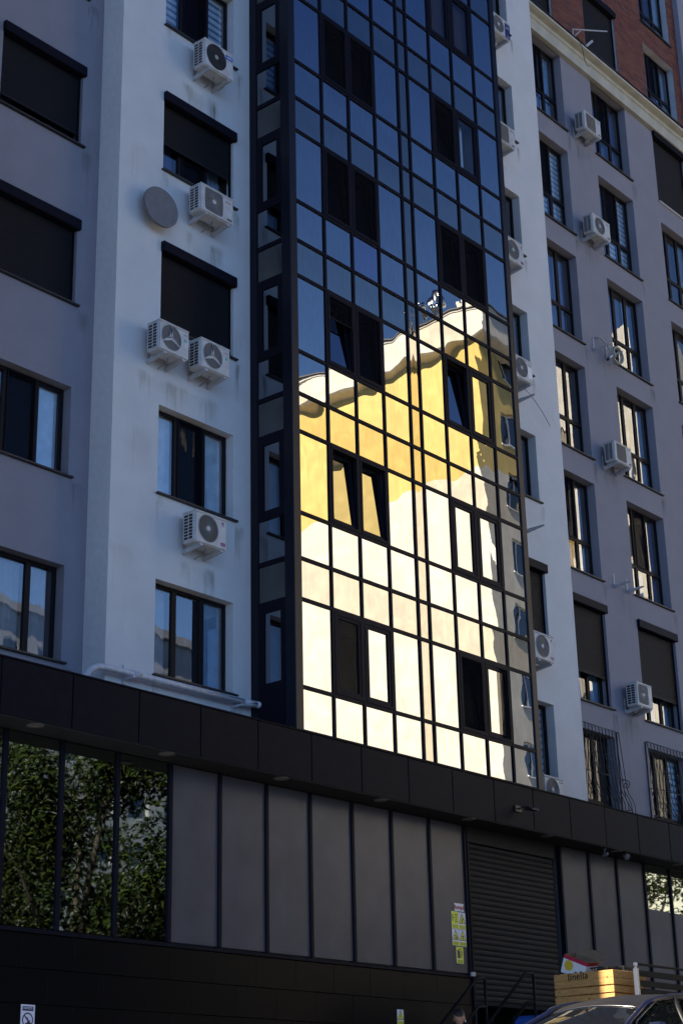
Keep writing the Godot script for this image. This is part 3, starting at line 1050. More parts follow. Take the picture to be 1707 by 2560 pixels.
# ------------------------------------------------------------------ ground storey
func build_shopfront() -> void:
	var s: SurfaceTool
	var zs := -0.46
	# canopy: fascia panels with open joints, cap, soffit
	var cn := part("canopy", building)
	for n in range(-3, 20):
		var a := -5.66 + 1.2435 * n
		s = mb()
		cbox(s, a + 0.008, a + 1.2435 - 0.008, -1.545, -0.775, 0.055, 0.1 + rng.randf_range(-0.0015, 0.0015), 0.006)
		var p := obj("fascia_panel", s, M.fascia_panel, cn)
		p.rotation.y = 0.0
	s = mb()
	box(s, -9.39, 19.2, -1.53, -0.80, -1.45, 0.045)
	obj("canopy_core", s, M.iron_black, cn)
	for n in range(-1, 6):
		s = mb()
		cbox(s, -5.66 + 3.7305 * n + 0.002, -5.66 + 3.7305 * (n + 1) - 0.002, -0.773, -0.745, -1.44, 0.112, 0.006)
		obj("cap_flashing", s, M.fascia_panel, cn)
	for n in range(-1, 6):
		s = mb()
		box(s, -5.66 + 3.7305 * n + 0.004, -5.66 + 3.7305 * (n + 1) - 0.004, -1.555, -1.533, zs - 0.3, 0.09)
		obj("soffit_panel", s, M.soffit_dark, cn)
	# glazing
	var sf := part("shopfront", building)
	var X := [-9.46, -8.42, -7.37, -6.33, -5.33, -4.29, -3.24, -2.2, -1.155, -0.12, 0.934, 1.972, 3.03, 4.065]
	var X2 := [7.17, 8.185, 9.22, 10.29, 11.34, 12.39, 13.44, 14.5, 15.55, 16.6]
	var y0 := -4.14
	var y1 := -1.57
	for row in [X, X2]:
		for i in row.size():
			s = mb()
			cbox(s, row[i] - 0.035, row[i] + 0.035, y0 - 0.02, -1.556, zs - 0.08, zs + 0.035, 0.006)
			obj("mullion", s, M.frame_dark, sf)
			if i == row.size() - 1: continue
			var a: float = row[i] + 0.035
			var b: float = row[i + 1] - 0.035
			var cut := y0
			var m: Material = M.frosted_film
			if row == X and a < -3.3: m = M.shop_glass
			if row == X2 and a > 10.2:
				cut = -2.47
				var f := put("film_pane", pane_mesh(b - a, cut - y0, 0.0004, 0.001), M.frosted_film, sf)
				f.position = Vector3((a + b) / 2, (y0 + cut) / 2, zs)
				m = M.shop_glass
			var g := put("pane", pane_mesh(b - a, y1 - cut, 0.0005, 0.001), m, sf)
			g.position = Vector3((a + b) / 2, (cut + y1) / 2, zs)
		s = mb()
		box(s, row[0], row[-1], y0 - 0.075, y0 - 0.022, zs - 0.08, zs + 0.045)
		obj("bottom_rail", s, M.frame_dark, sf)
		s = mb()
		box(s, row[0], row[-1], y1, -1.556, zs - 0.06, zs + 0.02)
		obj("head_rail", s, M.frame_dark, sf)
		s = mb()
		box(s, row[0], row[-1], y0 - 0.02, y1, zs - 0.25, zs - 0.1)
		obj("backing", s, M.room_wall, sf)
	# black granite base
	var pl := part("granite_base", building)
	for row in 6:
		for n in 16:
			var a := -9.5 + 0.9 * n - (0.45 if row % 2 else 0.0)
			var b := minf(a + 0.895, 4.06)
			if b - a < 0.05: continue
			s = mb()
			cbox(s, a, b, y0 - 0.08 - 0.45 * (row + 1) + 0.003, y0 - 0.08 - 0.45 * row - 0.002, zs - 0.06, zs + 0.012 + rng.randf() * 0.002, 0.004)
			obj("granite_tile", s, M.granite_black, pl)
	s = mb()
	box(s, -9.49, 4.06, -6.9, y0 - 0.08, zs - 0.3, zs - 0.02)
	box(s, 7.17, 19.0, -6.9, y0 - 0.08, zs - 0.3, zs - 0.004)
	obj("base_core", s, M.granite_black, pl)
	# roller door, a little raised above the dock
	var rd := part("roller_door", building)
	s = mb()
	var pf := [[0.0, -0.005], [0.010, 0.0], [0.03, 0.006], [0.052, 0.008], [0.074, 0.006], [0.090, 0.0], [0.098, -0.005]]
	for i in pf.size() - 1:
		quad(s, Vector3(4.15, pf[i][0], pf[i][1]), Vector3(6.89, pf[i][0], pf[i][1]), Vector3(6.89, pf[i + 1][0], pf[i + 1][1]), Vector3(4.15, pf[i + 1][0], pf[i + 1][1]))
	s.generate_normals()
	var slat := s.commit()
	for i in 28:
		var o := put("slat", slat, M.door_slat, rd)
		o.position = Vector3(0, -1.85 - 0.098 * (i + 1), zs + rng.randf_range(-0.003, 0.003))
	s = mb()
	cbox(s, 4.15, 6.89, -4.66, -4.594, zs - 0.03, zs + 0.02, 0.006)
	obj("bottom_bar", s, M.frame_dark, rd)
	s = mb()
	cbox(s, 4.11, 6.92, -1.85, -1.557, zs - 0.1, zs + 0.045, 0.008)
	obj("header", s, M.door_header, rd)
	s = mb()
	box(s, 6.89, 7.13, -5.45, -1.852, zs - 0.3, zs - 0.14)
	obj("door_jamb", s, M.frame_dark, rd)
	s = mb()
	box(s, 4.10, 4.155, -5.45, -1.852, zs - 0.1, zs + 0.05)
	obj("door_jamb", s, M.frame_dark, rd)
	s = mb()
	quad(s, Vector3(4.1, -5.45, -2.6), Vector3(7.1, -5.45, -2.6), Vector3(7.1, -1.56, -2.6), Vector3(4.1, -1.56, -2.6))
	quad(s, Vector3(4.1, -5.45, -0.5), Vector3(4.1, -5.45, -2.6), Vector3(4.1, -1.56, -2.6), Vector3(4.1, -1.56, -0.5))
	quad(s, Vector3(7.1, -5.45, -2.6), Vector3(7.1, -5.45, -0.5), Vector3(7.1, -1.56, -0.5), Vector3(7.1, -1.56, -2.6))
	quad(s, Vector3(4.1, -5.45, -0.5), Vector3(7.1, -5.45, -0.5), Vector3(7.1, -5.45, -2.6), Vector3(4.1, -5.45, -2.6))
	quad(s, Vector3(4.1, -1.58, -2.6), Vector3(7.1, -1.58, -2.6), Vector3(7.1, -1.58, -0.5), Vector3(4.1, -1.58, -0.5))
	obj("store_room", s, M.room_wall, rd)
	# lamps let into the soffit (off by day)
	var where := ["above the leftmost mirrored pane", "above the third mirrored pane", "above the second frosted pane from the mirrored ones", "above the middle of the frosted panes", "above the yellow warning signs", "above the roller door", "above the frosted panes right of the roller door", "above the half frosted panes"]
	var xs := [-6.19, -3.74, -1.27, 1.19, 3.655, 6.125, 8.56, 11.0]
	for i in 8:
		var d := thing("soffit_lamp", "round unlit lamp in the dark soffit " + where[i], "lamp", Vector3(xs[i], -1.555, -0.03), "round lamps in the canopy soffit")
		s = mb(true)
		lathe(s, Vector3.ZERO, Vector3.DOWN, [[0.118, 0.0], [0.12, 0.012], [0.10, 0.014], [0.095, 0.006]], 24)
		obj("rim", s, M.ac_grey, d)
		s = mb(true)
		lathe(s, Vector3.ZERO, Vector3.DOWN, [[0.097, 0.006], [0.06, 0.011], [0.0, 0.012]], 24)
		obj("lens", s, M.downlight_lens, d)

# ------------------------------------------------------------------ the yellow house across the street, seen in the glass
func local_wall(parent: Node, called: String, o: Vector3, dir: Vector3, len_: float, y0: float, y1: float, holes: Array, m: Material) -> MeshInstance3D:
	var s := mb()
	wall_sheet(s, 0, len_, y0, y1, 0, holes, 0.16)
	var w := obj(called, s, m, parent)
	w.transform = Transform3D(Basis(dir, Vector3.UP, dir.cross(Vector3.UP)), o)
	return w

func build_opposite_house() -> void:
	var h := thing("yellow_house", "sunlit yellow and cream apartment house mirrored in the glass bay", "building", Vector3(30.15, -8.8, 17.4))
	var a := Vector3(sin(deg_to_rad(5.0)), 0, cos(deg_to_rad(5.0)))     # along the sunlit side, away from the corner
	var b := Vector3(sin(deg_to_rad(84.5)), 0, cos(deg_to_rad(84.5)))   # along the shaded side
	var g := 8.8
	var yb := 18.1 + g
	var yc := 23.55 + g
	var yt := 25.0 + g
	var LA := 14.5
	var LB := 28.0
	local_wall(h, "cream_wall", Vector3.ZERO, a, LA, 0.0, yb, [], M.house_cream)
	local_wall(h, "yellow_wall", Vector3.ZERO, a, LA, yb, yc, [], M.house_yellow)
	# shaded side, running from its far end to the corner so that its front looks towards the block
	var holes_lo := []
	var holes_hi := []
	var wins := []
	for c in [1.75, 6.2, 9.4, 13.0, 16.2, 19.8, 23.0]:
		for r in 8:
			var y0: float = 3.35 + g + 2.72 * r
			var q := [LB - c - 1.4, LB - c, y0, y0 + 1.38]
			wins.append(q)
			if y0 + 1.38 < yb: holes_lo.append(q)
			elif y0 > yb: holes_hi.append(q)
			else:
				holes_lo.append([q[0], q[1], q[2], yb])
				holes_hi.append([q[0], q[1], yb, q[3]])
	var fB := Transform3D(Basis(-b, Vector3.UP, (-b).cross(Vector3.UP)), b * LB)
	local_wall(h, "cream_wall", b * LB, -b, LB, 0.0, yb, holes_lo, M.house_cream)
	local_wall(h, "yellow_wall", b * LB, -b, LB, yb, yc, holes_hi, M.house_yellow)
	for q in wins:
		var s := mb()
		ring(s, q[0] + 0.002, q[1] - 0.002, q[2] + 0.002, q[3] - 0.002, -0.15, -0.10, 0.06)
		box(s, q[0] + 0.85, q[0] + 0.92, q[2] + 0.06, q[3] - 0.06, -0.15, -0.098)
		var w := obj("window", s, M.house_frame, h)
		w.transform = fB
		s = mb()
		quad(s, Vector3(q[0] + 0.06, q[2] + 0.06, -0.13), Vector3(q[1] - 0.06, q[2] + 0.06, -0.13), Vector3(q[1] - 0.06, q[3] - 0.06, -0.13), Vector3(q[0] + 0.06, q[3] - 0.06, -0.13))
		obj("pane", s, M.house_pane, w)
		s = mb()
		box(s, q[0] - 0.06, q[1] + 0.06, q[2] - 0.05, q[2], -0.1, 0.06)
		obj("sill", s, M.house_frame, w)
	var s2 := mb()
	box(s2, 13.6, 20.0, 0.0, 29.5 + g, -3.4, 7.5)
	obj("stair_tower", s2, M.house_cornice, h)
	for k in 9:
		s2 = mb()
		box(s2, 13.52, 13.62, 4.0 + 3.3 * k, 5.3 + 3.3 * k, -1.9, -0.8)
		obj("tower_window", s2, M.house_pane, h)
	# back walls and flat roof
	var P := [Vector3.ZERO, a * LA, a * LA + b * LB, b * LB]
	s2 = mb()
	for i in [1, 2]:
		var p: Vector3 = P[i]
		var q: Vector3 = P[i + 1]
		quad(s2, p, q, q + Vector3(0, yc, 0), p + Vector3(0, yc, 0))
	obj("rear_wall", s2, M.house_cream, h)
	s2 = mb()
	quad(s2, P[0] + Vector3(0, yt - 0.3, 0), P[1] + Vector3(0, yt - 0.3, 0), P[2] + Vector3(0, yt - 0.3, 0), P[3] + Vector3(0, yt - 0.3, 0))
	obj("roof", s2, M.house_roof, h)
	# heavy cornice round the top: an upright band with a lip and a sloping underside
	s2 = mb()
	var cen: Vector3 = (P[0] + P[2]) / 2
	var off := func(p: Vector3, d: float) -> Vector3:
		var i := P.find(p)
		var e1: Vector3 = (P[(i + 1) % 4] - p).normalized()
		var e2: Vector3 = (P[(i + 3) % 4] - p).normalized()
		var ang := e1.angle_to(e2)
		return p - (e1 + e2).normalized() * d / sin(ang / 2.0)
	var prof := [[0.0, yc - 0.02], [0.40, yc + 0.10], [0.46, yc + 0.16], [0.46, yt - 0.12], [0.5, yt - 0.09], [0.5, yt], [0.0, yt + 0.05]]
	for i in prof.size() - 1:
		for k in 4:
			var p: Vector3 = off.call(P[k], prof[i][0]) + Vector3(0, prof[i][1], 0)
			var q: Vector3 = off.call(P[(k + 1) % 4], prof[i][0]) + Vector3(0, prof[i][1], 0)
			var p2: Vector3 = off.call(P[k], prof[i + 1][0]) + Vector3(0, prof[i + 1][1], 0)
			var q2: Vector3 = off.call(P[(k + 1) % 4], prof[i + 1][0]) + Vector3(0, prof[i + 1][1], 0)
			quad(s2, p, q, q2, p2)
	obj("cornice", s2, M.house_cornice, h)
	s2 = mb()
	for k in 4:
		var p: Vector3 = off.call(P[k], 0.56)
		var q: Vector3 = off.call(P[(k + 1) % 4], 0.56)
		var y := Vector3(0, yt + 0.055, 0)
		var p3: Vector3 = off.call(P[k], -0.1)
		var q3: Vector3 = off.call(P[(k + 1) % 4], -0.1)
		quad(s2, p + y, q + y, q3 + y + Vector3(0, 0.02, 0), p3 + y + Vector3(0, 0.02, 0))
		quad(s2, p + y - Vector3(0, 0.06, 0), q + y - Vector3(0, 0.06, 0), q + y, p + y)
	obj("roof_edge", s2, M.house_roof, h)
	# lift head at the corner
	s2 = mb()
	var c0 := a * 0.35 + b * 0.45
	var cc := [c0, c0 + a * 1.0, c0 + a * 1.0 + b * 5.0, c0 + b * 5.0]
	for k in 4:
		quad(s2, cc[k] + Vector3(0, yt - 0.3, 0), cc[(k + 1) % 4] + Vector3(0, yt - 0.3, 0), cc[(k + 1) % 4] + Vector3(0, yt + 1.0, 0), cc[k] + Vector3(0, yt + 1.0, 0))
	quad(s2, cc[0] + Vector3(0, yt + 1.0, 0), cc[1] + Vector3(0, yt + 1.0, 0), cc[2] + Vector3(0, yt + 1.0, 0), cc[3] + Vector3(0, yt + 1.0, 0))
	obj("lift_head", s2, M.house_cornice, h)
	# steel flues and a round tank on the roof
	for q in [[3.9, 0.5, 1.55], [3.15, 0.4, 1.75], [2.35, 0.5, 1.45]]:
		s2 = mb(true)
		var o: Vector3 = a * q[0] + b * q[1] + Vector3(0, yt - 0.3, 0)
		lathe(s2, o, Vector3.UP, [[0.075, 0.0], [0.075, q[2]], [0.09, q[2] + 0.01], [0.14, q[2] + 0.09], [0.14, q[2] + 0.2], [0.09, q[2] + 0.28], [0.0, q[2] + 0.30]], 16)
		obj("flue", s2, M.chimney_steel, h)
	s2 = mb(true)
	lathe(s2, a * 4.3 + b * 3.4 + Vector3(0, yt - 0.3, 0), Vector3.UP, [[0.10, 0.0], [0.10, 3.3], [0.34, 3.38], [0.42, 3.58], [0.38, 3.82], [0.22, 3.98], [0.0, 4.03]], 20)
	obj("vent_cowl", s2, M.chimney_steel, h)

# ------------------------------------------------------------------ trees across the lane, seen in the shop glass
func leaf_cloud(count: int, lumps: Array, size: float, m: Material, parent: Node, sd: int) -> void:
	var r := RandomNumberGenerator.new()
	r.seed = sd
	var vs := PackedVector3Array()
	var ns := PackedVector3Array()
	for i in count:
		var L: Array = lumps[r.randi() % lumps.size()]
		var d := Vector3(r.randfn(), r.randfn(), r.randfn()).normalized()
		var c: Vector3 = L[0] + d * L[1] * pow(r.randf(), 0.45)
		var n := (d + Vector3(r.randfn(), r.randfn() + 0.5, r.randfn()) * 0.6).normalized()
		var u := n.cross(Vector3(r.randfn(), r.randfn(), r.randfn())).normalized()
		var v := n.cross(u)
		var l := size * r.randf_range(0.6, 1.3)
		var w := l * 0.42
		var p := [c - u * l * 0.5, c - v * w * 0.5 + n * 0.01, c + u * l * 0.5 - n * l * 0.12, c + v * w * 0.5 + n * 0.01]
		for k in [0, 1, 2, 0, 2, 3]:
			vs.append(p[k])
			ns.append(n)
	var arr := []
	arr.resize(Mesh.ARRAY_MAX)
	arr[Mesh.ARRAY_VERTEX] = vs
	arr[Mesh.ARRAY_NORMAL] = ns
	var am := ArrayMesh.new()
	am.add_surface_from_arrays(Mesh.PRIMITIVE_TRIANGLES, arr)
	put("crown", am, m, parent)

func tree(called: String, label: String, at: Vector3, top: float, rad: float, leaves: int, leaf_size: float, sd: int) -> Node3D:
	var t := thing(called, label, "tree", at)
	var r := RandomNumberGenerator.new()
	r.seed = sd
	var s := mb(true)
	var fork := top * 0.22
	tube(s, [Vector3(0, -0.15, 0), Vector3(0.05, fork * 0.5, 0.02), Vector3(0, fork, 0.05)], 0.17, 10, 0.13)
	var lumps := []
	for i in 9:
		var ang := i * 2.4 + r.randf() * 0.5
		var hgt := lerpf(fork + 1.0, top - 1.1, (i + 0.5) / 9.0)
		var wide := rad * (0.42 + 0.40 * sin(PI * (i + 0.5) / 9.0)) * r.randf_range(0.75, 1.05)
		var e := Vector3(cos(ang) * wide, hgt, sin(ang) * wide)
		tube(s, [Vector3(0, fork * 0.95, 0.04), Vector3(e.x * 0.4, lerpf(fork, hgt, 0.55), e.z * 0.4), e], 0.10, 7, 0.025)
		for k in 5:
			var c := e + Vector3(r.randfn(), r.randfn() * 0.8, r.randfn()) * rad * 0.24
			lumps.append([c, rad * r.randf_range(0.2, 0.34)])
			tube(s, [e, c], 0.022, 5, 0.008)
	obj("trunk", s, M.bark, t)
	leaf_cloud(leaves / 2, lumps, leaf_size, M.leaf, t, sd + 1)
	leaf_cloud(leaves / 4, lumps, leaf_size, M.leaf_dark, t, sd + 2)
	leaf_cloud(leaves / 4, lumps, leaf_size, M.leaf_light, t, sd + 3)
	return t

func build_trees() -> void:
	tree("broadleaf_tree", "dense green broadleaf tree mirrored in the left shop panes", Vector3(3.7, -7.0, 9.6), 10.2, 3.6, 30000, 0.16, 71)
	tree("broadleaf_tree", "green tree mirrored in the upper right shop panes", Vector3(25.9, -7.0, 9.2), 9.6, 2.9, 14000, 0.17, 83)
	# bushy trees along the far side of the lane
	var spots := [[0.5, 16.5, 9.6, "leftmost of the bushy trees along the far side of the lane"], [6.0, 17.4, 9.2, "second bushy tree from the left along the far side of the lane"], [11.2, 16.8, 9.8, "third bushy tree from the left along the far side of the lane"], [16.2, 17.6, 9.4, "fourth bushy tree from the left along the far side of the lane"], [21.4, 16.6, 9.0, "fifth bushy tree from the left along the far side of the lane"], [26.4, 16.2, 9.4, "rightmost of the bushy trees along the far side of the lane"]]
	for i in spots.size():
		var q: Array = spots[i]
		tree("bushy_tree", q[3], Vector3(q[0], -8.6, q[1]), q[2], 3.1, 9000, 0.26, 100 + 7 * i).set_meta("group", "bushy trees across the lane")
	# pale block farther off
	var f := thing("grey_block", "pale grey apartment block far behind, mirrored in the lowest left windows", "building", Vector3(34.0, -8.8, 62.0))
	var s: SurfaceTool
	var holes := []
	for c in 10:
		for r in 11: holes.append([1.2 + 3.0 * c, 2.7 + 3.0 * c, 1.4 + 3.0 * r, 2.9 + 3.0 * r])
	s = mb()
	wall_sheet(s, 0, 32, 0, 35, 0, holes, 0.2)
	var fw := obj("wall", s, M.block_grey, f)
	fw.rotation.y = PI
	fw.position = Vector3(32, 0, 0)
	s = mb()
	box(s, 0, 32, 0, 35, 0.25, 12)
	obj("core", s, M.house_pane, f)
	s = mb()
	box(s, -0.3, 32.3, 35, 35.6, -0.4, 12.3)
	obj("roof", s, M.block_grey, f)
	for c in 10:
		for r in 11:
			s = mb()
			ring(s, 1.2 + 3.0 * c, 2.7 + 3.0 * c, 1.4 + 3.0 * r, 2.9 + 3.0 * r, -0.16, -0.1, 0.08)
			var w := obj("window_frame", s, M.house_frame, f)
			w.rotation.y = PI
			w.position = Vector3(32, 0, 0)

# ------------------------------------------------------------------ small things on the walls
func bracket_arm(s: SurfaceTool, x: float, y: float, z0: float, reach: float) -> void:
	# upright on the wall, arm that tapers outwards
	box(s, x - 0.02, x + 0.02, y - 0.02, y + 0.30, z0 + 0.002, z0 + 0.02)
	var p := []
	for i in 8:
		var sx := 0.02 if i & 1 else -0.02
		var far := (i & 4) != 0
		var yy: float
		if i & 2: yy = y + 0.03
		else: yy = y + (0.008 if far else -0.055)
		p.append(Vector3(x + sx, yy, z0 + (reach if far else 0.02)))
	hexa(s, p)

func empty_brackets(x0: float, x1: float, y: float, z: float, label: String) -> void:
	var t := thing("wall_bracket", label, "bracket", Vector3.ZERO, "empty brackets on the walls")
	for x in [x0, x1]:
		if is_nan(x): continue
		var s := mb()
		bracket_arm(s, x, y, z, 0.46)
		obj("arm", s, M.ac_bracket, t)

func build_wall_things() -> void:
	var s: SurfaceTool
	# satellite dish
	var d := thing("satellite_dish", "round grey satellite dish on the white wall beside the second window", "satellite dish", Vector3(-3.36, 8.0, -0.78))
	s = mb(true)
	var ax := Vector3(-0.06, 0.04, 1.0).normalized()
	lathe(s, Vector3.ZERO, ax, [[0.0, 0.030], [0.15, 0.031], [0.27, 0.035], [0.345, 0.042], [0.368, 0.043], [0.375, 0.036], [0.372, 0.0], [0.34, -0.012], [0.2, -0.03], [0.0, -0.036]], 48)
	obj("reflector", s, M.dish_grey, d)
	s = mb(true)
	tube(s, [Vector3(0.0, 0.0, -0.03), Vector3(0.0, -0.03, -0.10), Vector3(0.0, -0.03, -0.169)], 0.025, 8)
	obj("mount", s, M.ac_bracket, d)
	# white drain pipe along the ledge
	var pp := thing("drain_pipe", "white plastic pipe running along the ledge below the lowest left window", "pipe")
	s = mb(true)
	var z := -0.80
	var pts := [Vector3(-4.75, -0.74, z - 0.1), Vector3(-4.66, -0.46, z - 0.06), Vector3(-4.55, -0.30, z - 0.02), Vector3(-4.42, -0.235, z), Vector3(-4.2, -0.215, z), Vector3(-3.0, -0.21, z), Vector3(-1.25, -0.20, z)]
	tube(s, pts, 0.052, 14)
	obj("pipe_run", s, M.pvc_white, pp)
	s = mb(true)
	tube(s, [Vector3(-1.3, -0.20, z), Vector3(-1.02, -0.195, z)], 0.060, 14)
	tube(s, [Vector3(-1.06, -0.195, z), Vector3(-0.88, -0.19, z + 0.02), Vector3(-0.84, -0.20, z + 0.08)], 0.055, 14)
	obj("pipe_socket", s, M.pvc_white, pp)
	s = mb(true)
	tube(s, [Vector3(-3.72, -0.2125, z), Vector3(-3.58, -0.2120, z)], 0.060, 14)
	obj("pipe_socket", s, M.pvc_white, pp)
	for x in [-3.78, -1.42]:
		s = mb()
		box(s, x - 0.02, x + 0.02, -0.36, -0.06, ZW + 0.002, ZW + 0.03)
		box(s, x - 0.02, x + 0.02, -0.30, -0.27, ZW + 0.03, z + 0.1)
		obj("pipe_clip", s, M.pvc_white, pp)
	# empty brackets
	empty_brackets(12.06 - 0.27, 12.06 + 0.29, 5.05, ZG, "pair of empty white brackets left of a third floor window on the grey wall")
	empty_brackets(NAN, 7.5, 5.12, ZW, "single empty bracket on the right white wall above the shuttered window")
	empty_brackets(NAN, 7.47, 8.1, ZW, "empty bracket just under a conditioner on the right white wall")
	# coil of pipe on its brackets
	var c := thing("pipe_coil", "coil of insulated pipe hanging on wall brackets on the grey wall", "pipe coil")
	s = mb()
	bracket_arm(s, 11.75, 11.06, ZG, 0.46)
	obj("bracket_arm", s, M.ac_bracket, c)
	s = mb()
	bracket_arm(s, 12.34, 11.06, ZG, 0.46)
	obj("bracket_arm", s, M.ac_bracket, c)
	s = mb(true)
	var cp := [Vector3(11.86, 11.42, ZG + 0.02), Vector3(11.93, 11.40, ZG + 0.12), Vector3(12.08, 11.24, ZG + 0.2), Vector3(12.22, 11.06, ZG + 0.24)]
	for i in 26:
		var t := i * 0.5 - 2.4
		cp.append(Vector3(12.44 + 0.23 * cos(t), 11.07 + 0.21 * sin(t), ZG + 0.20 + 0.004 * i))
	tube(s, cp, 0.026, 8)
	obj("pipe", s, M.pipe_insulation, c)
	s = mb(true)
	tube(s, [Vector3(12.3, 11.05, ZG + 0.22), Vector3(12.12, 10.93, ZG + 0.26), Vector3(12.0, 10.83, ZG + 0.26)], 0.024, 8)
	obj("pipe_end", s, M.label_white, c)
	s = mb(true)
	tube(s, [Vector3(12.0, 10.83, ZG + 0.26), Vector3(11.93, 10.77, ZG + 0.26)], 0.034, 8)
	obj("pipe_cap", s, M.cable_dark, c)
	s = mb(true)
	var cb := []
	for i in 14: cb.append(Vector3(12.1 + 0.034 * i, 10.78 - 0.10 * sin(PI * i / 13.0), ZG + 0.27))
	tube(s, cb, 0.006, 5)
	obj("cord", s, M.cable_grey, c)
	# loose cables
	var w := thing("loose_cable", "thin loose cable sagging from the conditioner on the right white wall", "cable")
	s = mb(true)
	cb = []
	for i in 12:
		var u := i / 11.0
		cb.append(Vector3(7.35 + 1.25 * u, 8.25 - 0.10 * u - 0.30 * u * u, ZW + 0.30 - 0.22 * u))
	tube(s, cb, 0.006, 5)
	obj("cord", s, M.cable_dark, w)
	# bracket and cable standing on the cornice
	var a := thing("antenna_bracket", "thin steel bracket with long arm and hanging cable on the cornice", "bracket")
	s = mb(true)
	tube(s, [Vector3(11.58, 19.84, -1.2), Vector3(11.6, 20.17, -1.2)], 0.02, 6)
	tube(s, [Vector3(11.6, 20.17, -1.2), Vector3(12.2, 20.48, -1.2), Vector3(13.4, 21.10, -1.2)], 0.019, 6)
	tube(s, [Vector3(11.58, 19.90, -1.2), Vector3(11.98, 20.33, -1.2)], 0.015, 6)
	obj("arm", s, M.ac_bracket, a)
	s = mb(true)
	cb = [Vector3(11.6, 19.9, -1.1), Vector3(11.66, 19.84, -1.08), Vector3(11.78, 19.62, -1.07), Vector3(11.83, 19.45, -1.08), Vector3(11.9, 19.28, -1.09), Vector3(12.02, 19.21, -1.1), Vector3(12.13, 19.25, -1.1)]
	tube(s, cb, 0.009, 5)
	obj("cord", s, M.cable_dark, a)
	var a2 := thing("antenna_bracket", "short steel bracket on the cornice before the dark brick storey window", "bracket")
	s = mb()
	var q := [Vector3(12.08, 19.84, -1.2), Vector3(12.56, 20.33, -1.2)]
	var dirv := Vector3(0.48, 0.49, 0).normalized()
	var nn := Vector3(-dirv.y, dirv.x, 0) * 0.03
	var pz := []
	for i in 8:
		var base: Vector3 = q[1] if i & 1 else q[0]
		pz.append(base + (nn if i & 2 else -nn) + Vector3(0, 0, 0.02 if i & 4 else -0.02))
	hexa(s, pz)
	obj("arm", s, M.ac_bracket, a2)
	# floodlight on the fascia
	var fl := thing("floodlight", "small black floodlight on an arm fixed to the dark fascia", "floodlight", Vector3(5.0, -1.22, 0.1))
	s = mb()
	cbox(s, -0.10, 0.10, -0.06, 0.06, 0.0, 0.03, 0.006)
	obj("base", s, M.iron_black, fl)
	s = mb(true)
	tube(s, [Vector3(0, 0, 0.02), Vector3(0.03, 0.03, 0.12), Vector3(0.05, 0.02, 0.24)], 0.016, 6)
	obj("arm", s, M.iron_black, fl)
	s = mb()
	cbox(s, -0.08, 0.16, -0.015, 0.025, 0.20, 0.38, 0.01)
	var hd := obj("lamp_head", s, M.iron_black, fl)
	hd.rotation.x = 0.15
	# two little devices under the soffit
	var cm := thing("security_camera", "small pale security camera under the soffit right of the roller door", "camera", Vector3(8.16, -1.555, -0.05))
	s = mb(true)
	lathe(s, Vector3.ZERO, Vector3.DOWN, [[0.04, 0.0], [0.04, 0.02], [0.018, 0.03], [0.018, 0.08]], 12)
	obj("mount", s, M.ac_grey, cm)
	s = mb(true)
	lathe(s, Vector3(0.0, -0.10, 0.06), Vector3(0.2, -0.3, -0.9).normalized(), [[0.0, 0.0], [0.035, 0.0], [0.038, 0.10], [0.034, 0.12], [0.0, 0.12]], 14)
	obj("housing", s, M.ac_grey, cm)
	var sp := thing("spot_lamp", "small round spot lamp under the soffit before the half frosted panes", "lamp", Vector3(8.88, -1.555, 0.0))
	s = mb(true)
	tube(s, [Vector3.ZERO, Vector3(0, -0.06, 0)], 0.015, 8)
	obj("stem", s, M.ac_grey, sp)
	s = mb(true)
	lathe(s, Vector3(0, -0.08, 0), Vector3(-0.2, -0.35, 0.9).normalized(), [[0.0, -0.06], [0.05, -0.05], [0.07, 0.03], [0.065, 0.035], [0.0, 0.03]], 16)
	obj("lamp_head", s, M.ac_grey, sp)
	# wrought iron window grilles
	grille(9.55, 11.34, "black wrought iron grille over the lowest window beside the white wall")
	grille(12.56, 14.45, "black wrought iron grille at the right edge, over the second ground window")

